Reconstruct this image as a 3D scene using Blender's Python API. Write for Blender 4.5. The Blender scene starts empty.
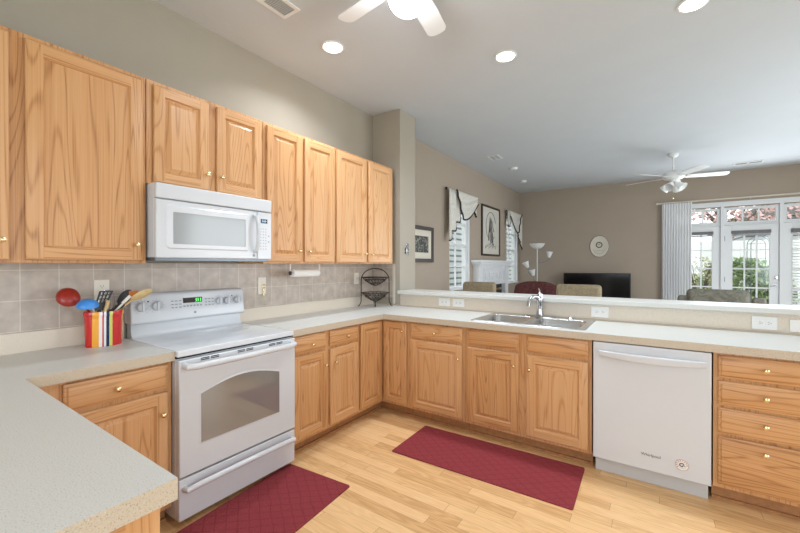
import bpy, bmesh, math, random
from mathutils import Vector, Matrix
PI = math.pi
random.seed(7)
S = bpy.context.scene
COL = S.collection

# ------------------------------------------------------------------ camera, world, lights, exposure
cam_d = bpy.data.cameras.new('camera'); cam = bpy.data.objects.new('camera', cam_d); COL.objects.link(cam)
cam_d.sensor_width = 36; cam_d.lens = 374.86 / 800 * 36; cam_d.clip_start = 0.02; cam_d.clip_end = 200
cam.location = (2.696, -0.9456, 1.3623)
cam.rotation_euler = (PI / 2 - 0.0043, 0, 0.5968)
S.camera = cam

W = bpy.data.worlds.new('World'); S.world = W; W.use_nodes = True
wb = W.node_tree.nodes['Background']; wb.inputs[0].default_value = (0.92, 0.96, 1.0, 1); wb.inputs[1].default_value = 2.2

S.view_settings.view_transform = 'Standard'; S.view_settings.look = 'None'
S.view_settings.exposure = 0.42; S.view_settings.gamma = 1; S.view_settings.use_curve_mapping = False

def area(name, loc, rot, sx, sy, power, col=(1, 1, 1), shape='RECTANGLE', spread=PI):
    d = bpy.data.lights.new(name, 'AREA'); d.shape = shape; d.size = sx; d.size_y = sy; d.energy = power; d.color = col; d.spread = spread
    o = bpy.data.objects.new(name, d); o.location = loc; o.rotation_euler = rot; COL.objects.link(o); return o
# fill lamps at added unseen rear and side windows, daylight at the living-room doors
area('fill_rear', (2.6, -3.58, 1.55), (PI / 2, 0, 0), 3.6, 1.9, 38, (0.76, 0.89, 1.0))
area('fill_side', (5.88, -0.6, 1.6), (PI / 2, 0, PI / 2), 3.0, 1.9, 28, (0.76, 0.89, 1.0))
area('fill_living_side', (5.88, 4.2, 1.5), (PI / 2, 0, PI / 2), 2.6, 2.0, 62, (0.86, 0.93, 1.0))
area('daylight_doors', (4.3, 7.95, 1.25), (-PI / 2, 0, 0), 1.9, 2.2, 58, (0.86, 0.93, 1.0))
RECESSED_POWER = 10.5
GLOBE_EMIT = 26.0

# ------------------------------------------------------------------ materials
def srgb(r, g, b):
    f = lambda c: (c / 255 / 12.92) if c / 255 <= 0.04045 else ((c / 255 + 0.055) / 1.055) ** 2.4
    return (f(r), f(g), f(b), 1)
def newmat(name):
    m = bpy.data.materials.new(name); m.use_nodes = True
    nt = m.node_tree; b = nt.nodes['Principled BSDF']
    return m, nt, b
def N(nt, t, **kw):
    n = nt.nodes.new(t)
    for k, v in kw.items(): setattr(n, k, v)
    return n
def L(nt, a, b): nt.links.new(a, b)
def ramp(nt, stops):
    r = N(nt, 'ShaderNodeValToRGB'); e = r.color_ramp.elements
    while len(e) < len(stops): e.new(0.5)
    for i, (p, c) in enumerate(stops): e[i].position = p; e[i].color = c
    return r
def plain(name, col, rough=0.5, metal=0.0, noise=0.0, nscale=30, bump=0.0, bscale=200, emit=None, estr=0, coat=0.0, spec=0.5):
    m, nt, b = newmat(name)
    b.inputs['Base Color'].default_value = col; b.inputs['Roughness'].default_value = rough; b.inputs['Metallic'].default_value = metal
    b.inputs['Specular IOR Level'].default_value = spec
    b.inputs['Coat Weight'].default_value = coat
    tc = N(nt, 'ShaderNodeTexCoord')
    if noise > 0:
        n = N(nt, 'ShaderNodeTexNoise'); n.inputs['Scale'].default_value = nscale; n.inputs['Detail'].default_value = 4
        L(nt, tc.outputs['Object'], n.inputs['Vector'])
        lo = tuple(max(0, c * (1 - noise)) for c in col[:3]) + (1,); hi = tuple(min(1, c * (1 + noise)) for c in col[:3]) + (1,)
        r = ramp(nt, [(0.3, lo), (0.7, hi)]); L(nt, n.outputs[0], r.inputs[0]); L(nt, r.outputs[0], b.inputs['Base Color'])
    if bump > 0:
        n2 = N(nt, 'ShaderNodeTexNoise'); n2.inputs['Scale'].default_value = bscale; n2.inputs['Detail'].default_value = 3
        L(nt, tc.outputs['Object'], n2.inputs['Vector'])
        bp = N(nt, 'ShaderNodeBump'); bp.inputs['Strength'].default_value = bump; bp.inputs['Distance'].default_value = 0.002
        L(nt, n2.outputs[0], bp.inputs['Height']); L(nt, bp.outputs[0], b.inputs['Normal'])
    if emit:
        b.inputs['Emission Color'].default_value = emit; b.inputs['Emission Strength'].default_value = estr
    return m
def math_node(nt, op, a, b=None):
    n = N(nt, 'ShaderNodeMath', operation=op)
    for i, v in enumerate((a, b)):
        if v is None: continue
        if isinstance(v, (int, float)): n.inputs[i].default_value = v
        else: L(nt, v, n.inputs[i])
    return n.outputs[0]
def oak(name, axis, light=(0.67, 0.385, 0.188), mid=(0.60, 0.312, 0.128), dark=(0.36, 0.152, 0.052)):
    m, nt, b = newmat(name)
    tc = N(nt, 'ShaderNodeTexCoord'); oi = N(nt, 'ShaderNodeObjectInfo')
    off = N(nt, 'ShaderNodeVectorMath', operation='SCALE'); off.inputs[0].default_value = (17.3, 11.7, 23.9); L(nt, oi.outputs['Random'], off.inputs['Scale'])
    add = N(nt, 'ShaderNodeVectorMath', operation='ADD'); L(nt, tc.outputs['Object'], add.inputs[0]); L(nt, off.outputs[0], add.inputs[1])
    def sc(al, cr):
        v = [cr, cr, cr]; v['xyz'.index(axis)] = al
        n = N(nt, 'ShaderNodeVectorMath', operation='MULTIPLY'); n.inputs[1].default_value = v; L(nt, add.outputs[0], n.inputs[0]); return n.outputs[0]
    n1 = N(nt, 'ShaderNodeTexNoise'); n1.inputs['Scale'].default_value = 1; n1.inputs['Detail'].default_value = 1.5; n1.inputs['Distortion'].default_value = 0.3
    L(nt, sc(0.42, 6.5), n1.inputs['Vector'])
    ring = math_node(nt, 'SINE', math_node(nt, 'MULTIPLY', n1.outputs[0], 125))
    ring = math_node(nt, 'ADD', math_node(nt, 'MULTIPLY', ring, 0.5), 0.5)
    ring = math_node(nt, 'POWER', ring, 7.0)
    n2 = N(nt, 'ShaderNodeTexNoise'); n2.inputs['Scale'].default_value = 1; n2.inputs['Detail'].default_value = 3
    L(nt, sc(1.8, 230), n2.inputs['Vector'])
    n3 = N(nt, 'ShaderNodeTexNoise'); n3.inputs['Scale'].default_value = 1; n3.inputs['Detail'].default_value = 2
    L(nt, sc(0.5, 9), n3.inputs['Vector'])
    f = math_node(nt, 'ADD', math_node(nt, 'MULTIPLY', ring, math_node(nt, 'ADD', math_node(nt, 'MULTIPLY', n2.outputs[0], 0.5), 0.06)), math_node(nt, 'MULTIPLY', n2.outputs[0], 0.60))
    f = math_node(nt, 'ADD', f, math_node(nt, 'MULTIPLY', math_node(nt, 'SUBTRACT', oi.outputs['Random'], 0.5), 0.24))
    f = math_node(nt, 'ADD', f, math_node(nt, 'MULTIPLY', math_node(nt, 'SUBTRACT', n3.outputs[0], 0.5), 0.35))
    r = ramp(nt, [(0.12, light + (1,)), (0.40, mid + (1,)), (0.85, dark + (1,))]); L(nt, f, r.inputs[0]); L(nt, r.outputs[0], b.inputs['Base Color'])
    b.inputs['Roughness'].default_value = 0.36; b.inputs['Specular IOR Level'].default_value = 0.45
    bp = N(nt, 'ShaderNodeBump'); bp.inputs['Strength'].default_value = 0.12; bp.inputs['Distance'].default_value = 0.001
    L(nt, n2.outputs[0], bp.inputs['Height']); L(nt, bp.outputs[0], b.inputs['Normal'])
    return m
M = {}
OAKZ, OAKX, OAKY = oak('oak_upright', 'z'), oak('oak_across', 'x'), oak('oak_along', 'y')
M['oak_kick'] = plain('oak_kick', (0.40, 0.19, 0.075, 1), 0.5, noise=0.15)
M['ceiling'] = plain('ceiling_paint', srgb(202, 205, 208), 0.9, noise=0.012, nscale=3)
M['wall'] = plain('taupe_wall_paint', srgb(166, 157, 142), 0.85, noise=0.015, nscale=4, bump=0.05, bscale=400)
M['wall_living'] = plain('browner_taupe_wall', srgb(170, 155, 139), 0.85, noise=0.015, nscale=4, bump=0.05, bscale=400)  # taupe tinted browner for the living-room walls
M['wall_white'] = plain('white_paint', srgb(236, 236, 234), 0.55)
M['trim'] = plain('white_trim_paint', srgb(226, 227, 228), 0.4)
M['appl'] = plain('white_enamel', srgb(209, 211, 214), 0.22, spec=0.5)
M['appl_glass'] = plain('white_cooktop_glass', srgb(216, 219, 222), 0.08)
M['appl_shade'] = plain('pale_grey_plastic', srgb(203, 205, 207), 0.35)
M['appl_knob'] = plain('grey_knob_skirt', srgb(186, 188, 192), 0.35)
M['toe'] = plain('grey_toe_plastic', srgb(196, 196, 196), 0.45)
M['grey_metal'] = plain('grey_metal_plate', srgb(120, 128, 135), 0.35, 0.6)
M['black'] = plain('black_plastic', srgb(22, 22, 24), 0.4)
M['gap'] = plain('dark_gap', srgb(18, 17, 16), 0.8)
M['oven_glass'] = plain('oven_window_glass', srgb(128, 124, 119), 0.05, spec=1.0, coat=1.0)
M['mw_glass'] = plain('microwave_window', srgb(158, 162, 163), 0.12)
M['mark_grey'] = plain('grey_print', srgb(150, 154, 160), 0.5)
M['mark_dark'] = plain('dark_print', srgb(52, 52, 56), 0.5)
M['led_green'] = plain('green_digits', srgb(70, 220, 80), 0.5, emit=(0.2, 1, 0.25, 1), estr=1.2)
M['led_blue'] = plain('blue_digits', srgb(110, 180, 240), 0.5, emit=(0.3, 0.65, 1, 1), estr=1.0)
M['display'] = plain('display_glass', srgb(38, 30, 26), 0.15)
M['steel'] = plain('brushed_steel', srgb(200, 202, 204), 0.24, 1.0, bump=0.02, bscale=300)
M['chrome'] = plain('chrome', srgb(190, 193, 198), 0.1, 1.0)
M['brass'] = plain('polished_brass', srgb(236, 216, 170), 0.2, 1.0)
M['iron'] = plain('dark_iron', srgb(48, 40, 34), 0.5, 0.3)
M['paper'] = plain('paper_towel', srgb(240, 238, 234), 0.95, bump=0.2, bscale=150)
M['plate'] = plain('ivory_plastic', srgb(232, 226, 212), 0.4)
M['plate_white'] = plain('white_plastic', srgb(238, 237, 233), 0.4)
M['globe'] = plain('lit_globe', srgb(255, 250, 240), 0.4, emit=(0.84, 0.92, 1.0, 1), estr=GLOBE_EMIT)
M['lens'] = plain('lit_lens', srgb(255, 252, 245), 0.4, emit=(1.0, 0.97, 0.92, 1), estr=14)
M['fan'] = plain('white_fan_lacquer', srgb(232, 231, 229), 0.4)
M['frost'] = plain('frosted_white_glass', srgb(240, 240, 238), 0.3)
M['frame_dark'] = plain('dark_wood_frame', srgb(52, 44, 38), 0.4, noise=0.2)
M['mat_board'] = plain('cream_mat_board', srgb(214, 206, 190), 0.8)
M['black_gloss'] = plain('black_glass_screen', srgb(16, 16, 19), 0.12)
M['fringe'] = plain('dark_fringe', srgb(52, 42, 40), 0.9)
M['green_leaf'] = plain('green_leaf', srgb(146, 168, 122), 0.7, noise=0.4, nscale=12)
M['yellow_leaf'] = plain('olive_leaf', srgb(178, 178, 138), 0.7, noise=0.3, nscale=12)
M['red_leaf'] = plain('russet_leaf', srgb(222, 186, 184), 0.7, noise=0.3, nscale=8)
M['bark'] = plain('bark', srgb(96, 84, 74), 0.9, noise=0.3)
M['lawn'] = plain('lawn', srgb(110, 130, 84), 0.9, noise=0.25, nscale=8)
M['roof'] = plain('grey_shingle', srgb(120, 116, 116), 0.9, noise=0.2, nscale=20)
M['carpet'] = plain('pale_bounce_carpet', srgb(206, 203, 198), 0.95, noise=0.06, nscale=200)
M['firebox'] = plain('firebox_black', srgb(38, 35, 33), 0.8)

def laminate(name, base, speck_dark, speck_light):
    m, nt, b = newmat(name); tc = N(nt, 'ShaderNodeTexCoord')
    n = N(nt, 'ShaderNodeTexNoise'); n.inputs['Scale'].default_value = 330; n.inputs['Detail'].default_value = 3; L(nt, tc.outputs['Object'], n.inputs['Vector'])
    r = ramp(nt, [(0.30, speck_dark), (0.44, base), (0.60, base), (0.74, speck_light)]); L(nt, n.outputs[0], r.inputs[0])
    L(nt, r.outputs[0], b.inputs['Base Color']); b.inputs['Roughness'].default_value = 0.38
    return m
M['laminate'] = laminate('speckled_laminate', srgb(209, 209, 203), srgb(176, 171, 161), srgb(226, 224, 219))
M['laminate_edge'] = laminate('speckled_laminate_edge', srgb(197, 183, 162), srgb(156, 140, 118), srgb(212, 201, 184))  # tan edge laminate, with the edges' shade partly mixed into the colour

M['laminate_beige'] = laminate('beige_speckled_panel', srgb(222, 210, 193), srgb(196, 181, 160), srgb(232, 223, 209))
def tile_mat():
    m, nt, b = newmat('square_wall_tile'); tc = N(nt, 'ShaderNodeTexCoord')
    sep = N(nt, 'ShaderNodeSeparateXYZ'); L(nt, tc.outputs['Object'], sep.inputs[0])
    comb = N(nt, 'ShaderNodeCombineXYZ')
    L(nt, math_node(nt, 'ADD', math_node(nt, 'ADD', sep.outputs['Y'], sep.outputs['X']), 0.444 + 0.1525 * 20), comb.inputs['X']); L(nt, math_node(nt, 'SUBTRACT', sep.outputs['Z'], 1.021 - 1.57), comb.inputs['Y'])
    br = N(nt, 'ShaderNodeTexBrick'); br.offset = 0; br.squash = 1; br.inputs['Scale'].default_value = 1
    br.inputs['Brick Width'].default_value = 0.1525; br.inputs['Row Height'].default_value = 0.157; br.inputs['Mortar Size'].default_value = 0.0022; br.inputs['Mortar Smooth'].default_value = 0.2
    br.inputs['Color1'].default_value = srgb(192, 179, 166); br.inputs['Color2'].default_value = srgb(186, 173, 160); br.inputs['Mortar'].default_value = srgb(214, 206, 196)
    L(nt, comb.outputs[0], br.inputs['Vector'])
    n = N(nt, 'ShaderNodeTexNoise'); n.inputs['Scale'].default_value = 16; n.inputs['Detail'].default_value = 4; L(nt, tc.outputs['Object'], n.inputs['Vector'])
    mx = N(nt, 'ShaderNodeMix', data_type='RGBA', blend_type='OVERLAY'); mx.inputs['Factor'].default_value = 0.35
    L(nt, br.outputs['Color'], mx.inputs['A']); L(nt, n.outputs[0], mx.inputs['B']); L(nt, mx.outputs['Result'], b.inputs['Base Color'])
    bp = N(nt, 'ShaderNodeBump'); bp.inputs['Strength'].default_value = 0.4; bp.inputs['Distance'].default_value = 0.002; bp.invert = True
    L(nt, br.outputs['Fac'], bp.inputs['Height']); L(nt, bp.outputs[0], b.inputs['Normal']); b.inputs['Roughness'].default_value = 0.3
    return m
M['tile'] = tile_mat()

def floor_mat():
    m, nt, b = newmat('oak_strip_floor'); tc = N(nt, 'ShaderNodeTexCoord')
    sep = N(nt, 'ShaderNodeSeparateXYZ'); L(nt, tc.outputs['Object'], sep.inputs[0])
    ys = math_node(nt, 'DIVIDE', sep.outputs['Y'], 0.075); row = math_node(nt, 'FLOOR', ys)
    wn = N(nt, 'ShaderNodeTexWhiteNoise', noise_dimensions='1D'); L(nt, row, wn.inputs['W'])
    xs = math_node(nt, 'ADD', math_node(nt, 'DIVIDE', sep.outputs['X'], 0.78), math_node(nt, 'MULTIPLY', wn.outputs['Value'], 7.0)); colm = math_node(nt, 'FLOOR', xs)
    c2 = N(nt, 'ShaderNodeCombineXYZ'); L(nt, row, c2.inputs['X']); L(nt, colm, c2.inputs['Y'])
    wn2 = N(nt, 'ShaderNodeTexWhiteNoise', noise_dimensions='2D'); L(nt, c2.outputs[0], wn2.inputs['Vector'])
    # grain, shifted per board
    off = N(nt, 'ShaderNodeVectorMath', operation='SCALE'); L(nt, wn2.outputs['Color'], off.inputs[0]); off.inputs['Scale'].default_value = 31
    ad = N(nt, 'ShaderNodeVectorMath', operation='ADD'); L(nt, tc.outputs['Object'], ad.inputs[0]); L(nt, off.outputs[0], ad.inputs[1])
    g = N(nt, 'ShaderNodeVectorMath', operation='MULTIPLY'); g.inputs[1].default_value = (1.6, 14, 14); L(nt, ad.outputs[0], g.inputs[0])
    n1 = N(nt, 'ShaderNodeTexNoise'); n1.inputs['Scale'].default_value = 1; n1.inputs['Detail'].default_value = 2; L(nt, g.outputs[0], n1.inputs['Vector'])
    ring = math_node(nt, 'ADD', math_node(nt, 'MULTIPLY', math_node(nt, 'SINE', math_node(nt, 'MULTIPLY', n1.outputs[0], 60)), 0.5), 0.5)
    g2 = N(nt, 'ShaderNodeVectorMath', operation='MULTIPLY'); g2.inputs[1].default_value = (6, 190, 190); L(nt, ad.outputs[0], g2.inputs[0])
    n2 = N(nt, 'ShaderNodeTexNoise'); n2.inputs['Scale'].default_value = 1; n2.inputs['Detail'].default_value = 2; L(nt, g2.outputs[0], n2.inputs['Vector'])
    f = math_node(nt, 'ADD', math_node(nt, 'MULTIPLY', ring, 0.22), math_node(nt, 'MULTIPLY', n2.outputs[0], 0.32))
    f = math_node(nt, 'ADD', f, math_node(nt, 'MULTIPLY', wn2.outputs['Value'], 0.46))
    r = ramp(nt, [(0.08, (0.88, 0.595, 0.315, 1)), (0.45, (0.80, 0.505, 0.24, 1)), (0.88, (0.58, 0.315, 0.13, 1))]); L(nt, f, r.inputs[0])
    fy = math_node(nt, 'FRACT', ys); fx = math_node(nt, 'FRACT', xs)
    jy = math_node(nt, 'LESS_THAN', fy, 0.022); jx = math_node(nt, 'LESS_THAN', fx, 0.003); j = math_node(nt, 'MAXIMUM', jy, jx)
    mx = N(nt, 'ShaderNodeMix', data_type='RGBA'); L(nt, math_node(nt, 'MULTIPLY', j, 0.7), mx.inputs['Factor']); L(nt, r.outputs[0], mx.inputs['A']); mx.inputs['B'].default_value = (0.30, 0.16, 0.07, 1)
    L(nt, mx.outputs['Result'], b.inputs['Base Color']); b.inputs['Roughness'].default_value = 0.33; b.inputs['Specular IOR Level'].default_value = 0.4
    return m
M['floor'] = floor_mat()

def rug_mat():
    m, nt, b = newmat('burgundy_ribbed_mat'); tc = N(nt, 'ShaderNodeTexCoord')
    sp = N(nt, 'ShaderNodeSeparateXYZ'); wob = N(nt, 'ShaderNodeTexNoise'); wob.inputs['Scale'].default_value = 9; L(nt, tc.outputs['Object'], wob.inputs['Vector'])
    mixv = N(nt, 'ShaderNodeVectorMath', operation='MULTIPLY_ADD'); L(nt, wob.outputs['Color'], mixv.inputs[0]); mixv.inputs[1].default_value = (0.03, 0.03, 0); L(nt, tc.outputs['Object'], mixv.inputs[2]); L(nt, mixv.outputs[0], sp.inputs[0])
    def lat(sg):
        q = math_node(nt, 'FRACT', math_node(nt, 'MULTIPLY', math_node(nt, 'ADD', sp.outputs['X'], math_node(nt, 'MULTIPLY', sp.outputs['Y'], sg)), 11))
        return math_node(nt, 'ABSOLUTE', math_node(nt, 'SUBTRACT', q, 0.5))
    dmin = math_node(nt, 'MINIMUM', lat(1.3), lat(-1.3))
    n = N(nt, 'ShaderNodeTexNoise'); n.inputs['Scale'].default_value = 260; L(nt, tc.outputs['Object'], n.inputs['Vector'])
    lines = math_node(nt, 'LESS_THAN', dmin, 0.055)
    f = math_node(nt, 'ADD', math_node(nt, 'MULTIPLY', lines, -0.10), n.outputs[0])
    r = ramp(nt, [(0.25, srgb(116, 44, 50)), (0.75, srgb(166, 76, 80))]); L(nt, f, r.inputs[0]); L(nt, r.outputs[0], b.inputs['Base Color'])
    bp = N(nt, 'ShaderNodeBump'); bp.inputs['Strength'].default_value = 0.6; bp.inputs['Distance'].default_value = 0.004; L(nt, f, bp.inputs['Height']); L(nt, bp.outputs[0], b.inputs['Normal'])
    b.inputs['Roughness'].default_value = 0.95; b.inputs['Specular IOR Level'].default_value = 0.1
    return m
M['rug'] = rug_mat()

def fabric(name, c1, c2, scale=40):
    m, nt, b = newmat(name); tc = N(nt, 'ShaderNodeTexCoord')
    n = N(nt, 'ShaderNodeTexNoise'); n.inputs['Scale'].default_value = scale; n.inputs['Detail'].default_value = 5; n.inputs['Distortion'].default_value = 1.2; L(nt, tc.outputs['Object'], n.inputs['Vector'])
    r = ramp(nt, [(0.38, c1), (0.62, c2)]); L(nt, n.outputs[0], r.inputs[0]); L(nt, r.outputs[0], b.inputs['Base Color']); b.inputs['Roughness'].default_value = 0.95
    b.inputs['Specular IOR Level'].default_value = 0.15
    return m
M['beige_fabric'] = fabric('beige_chenille', srgb(140, 128, 106), srgb(164, 149, 122), 30)
M['grey_fabric'] = fabric('olive_grey_brocade', srgb(108, 106, 96), srgb(132, 129, 117), 14)
M['maroon'] = fabric('maroon_upholstery', srgb(84, 50, 50), srgb(106, 66, 64), 25)
M['ivory_cloth'] = fabric('ivory_cloth', srgb(206, 202, 192), srgb(226, 222, 214), 60)

def clear_glass():
    m = bpy.data.materials.new('clear_glass'); m.use_nodes = True; nt = m.node_tree; nt.nodes.clear()
    o = N(nt, 'ShaderNodeOutputMaterial'); t = N(nt, 'ShaderNodeBsdfTransparent'); t.inputs[0].default_value = (0.97, 0.985, 0.98, 1); g = N(nt, 'ShaderNodeBsdfGlossy'); g.inputs['Roughness'].default_value = 0.03
    mx = N(nt, 'ShaderNodeMixShader'); mx.inputs[0].default_value = 0.05; L(nt, t.outputs[0], mx.inputs[1]); L(nt, g.outputs[0], mx.inputs[2]); L(nt, mx.outputs[0], o.inputs[0])
    return m
M['glass'] = clear_glass()
def sheer_mat():
    m = bpy.data.materials.new('sheer_white_voile'); m.use_nodes = True; nt = m.node_tree; nt.nodes.clear()
    o = N(nt, 'ShaderNodeOutputMaterial'); t = N(nt, 'ShaderNodeBsdfTransparent'); d = N(nt, 'ShaderNodeBsdfDiffuse'); d.inputs[0].default_value = (0.9, 0.9, 0.9, 1); tr = N(nt, 'ShaderNodeBsdfTranslucent'); tr.inputs[0].default_value = (0.92, 0.92, 0.92, 1)
    m1 = N(nt, 'ShaderNodeMixShader'); m1.inputs[0].default_value = 0.05; L(nt, d.outputs[0], m1.inputs[1]); L(nt, tr.outputs[0], m1.inputs[2])
    m2 = N(nt, 'ShaderNodeMixShader'); m2.inputs[0].default_value = 0.97; L(nt, t.outputs[0], m2.inputs[1]); L(nt, m1.outputs[0], m2.inputs[2]); L(nt, m2.outputs[0], o.inputs[0])
    return m
M['sheer'] = sheer_mat()
def stripe_crock():
    m, nt, b = newmat('striped_glaze'); tc = N(nt, 'ShaderNodeTexCoord'); sep = N(nt, 'ShaderNodeSeparateXYZ'); L(nt, tc.outputs['Object'], sep.inputs[0])
    t = math_node(nt, 'FRACT', math_node(nt, 'ADD', math_node(nt, 'DIVIDE', sep.outputs['Y'], 0.20), 0.5))
    red, org, wht, nav, lim = srgb(206, 50, 48), srgb(244, 170, 66), srgb(232, 230, 226), srgb(30, 50, 88), srgb(206, 208, 110)
    r = ramp(nt, [(0.0, red), (0.17, org), (0.30, wht), (0.37, red), (0.405, wht), (0.455, nav), (0.525, lim), (0.60, red), (0.87, org), (0.935, wht), (0.97, red)]); r.color_ramp.interpolation = 'CONSTANT'
    L(nt, t, r.inputs[0]); L(nt, r.outputs[0], b.inputs['Base Color']); b.inputs['Roughness'].default_value = 0.18
    return m
M['crock'] = stripe_crock()
M['crock_rim'] = plain('red_glaze', srgb(206, 58, 50), 0.2)
M['red_plastic'] = plain('dark_red_plastic', srgb(158, 46, 36), 0.3)
M['blue_plastic'] = plain('sky_blue_plastic', srgb(62, 138, 214), 0.3)
M['light_wood'] = plain('pale_bamboo', srgb(226, 196, 142), 0.5, noise=0.08, nscale=40)
M['orange_wood'] = plain('amber_wood', srgb(206, 120, 50), 0.5)
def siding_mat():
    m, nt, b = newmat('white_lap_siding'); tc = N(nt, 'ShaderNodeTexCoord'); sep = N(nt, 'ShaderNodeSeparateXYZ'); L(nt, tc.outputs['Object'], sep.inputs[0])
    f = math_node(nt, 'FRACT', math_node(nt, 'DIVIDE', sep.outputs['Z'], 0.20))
    r = ramp(nt, [(0.0, srgb(92, 94, 98)), (0.34, srgb(176, 177, 179))]); r.color_ramp.interpolation = 'CONSTANT'; L(nt, f, r.inputs[0]); L(nt, r.outputs[0], b.inputs['Base Color']); b.inputs['Roughness'].default_value = 0.7  # dark band paints the shade line of each lap
    return m
M['siding'] = siding_mat()
def sketch_mat(name, bg, ink, scale, dist, thr, detail=3):
    m, nt, b = newmat(name); tc = N(nt, 'ShaderNodeTexCoord')
    n = N(nt, 'ShaderNodeTexNoise'); n.inputs['Scale'].default_value = scale; n.inputs['Detail'].default_value = detail; n.inputs['Distortion'].default_value = dist; L(nt, tc.outputs['Object'], n.inputs['Vector'])
    r = ramp(nt, [(thr - 0.06, ink), (thr + 0.06, bg)]); L(nt, n.outputs[0], r.inputs[0]); L(nt, r.outputs[0], b.inputs['Base Color']); b.inputs['Roughness'].default_value = 0.6
    return m
M['print_foliage'] = sketch_mat('dark_foliage_print', srgb(150, 146, 134), srgb(52, 52, 49), 14, 3.0, 0.56, 5)
M['print_paper'] = plain('pale_print_paper', srgb(206, 201, 190), 0.7, noise=0.04, nscale=6)
M['ink'] = plain('soft_grey_ink', srgb(122, 118, 112), 0.8)
M['ink_dark'] = plain('charcoal_ink', srgb(62, 58, 56), 0.8)

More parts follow.
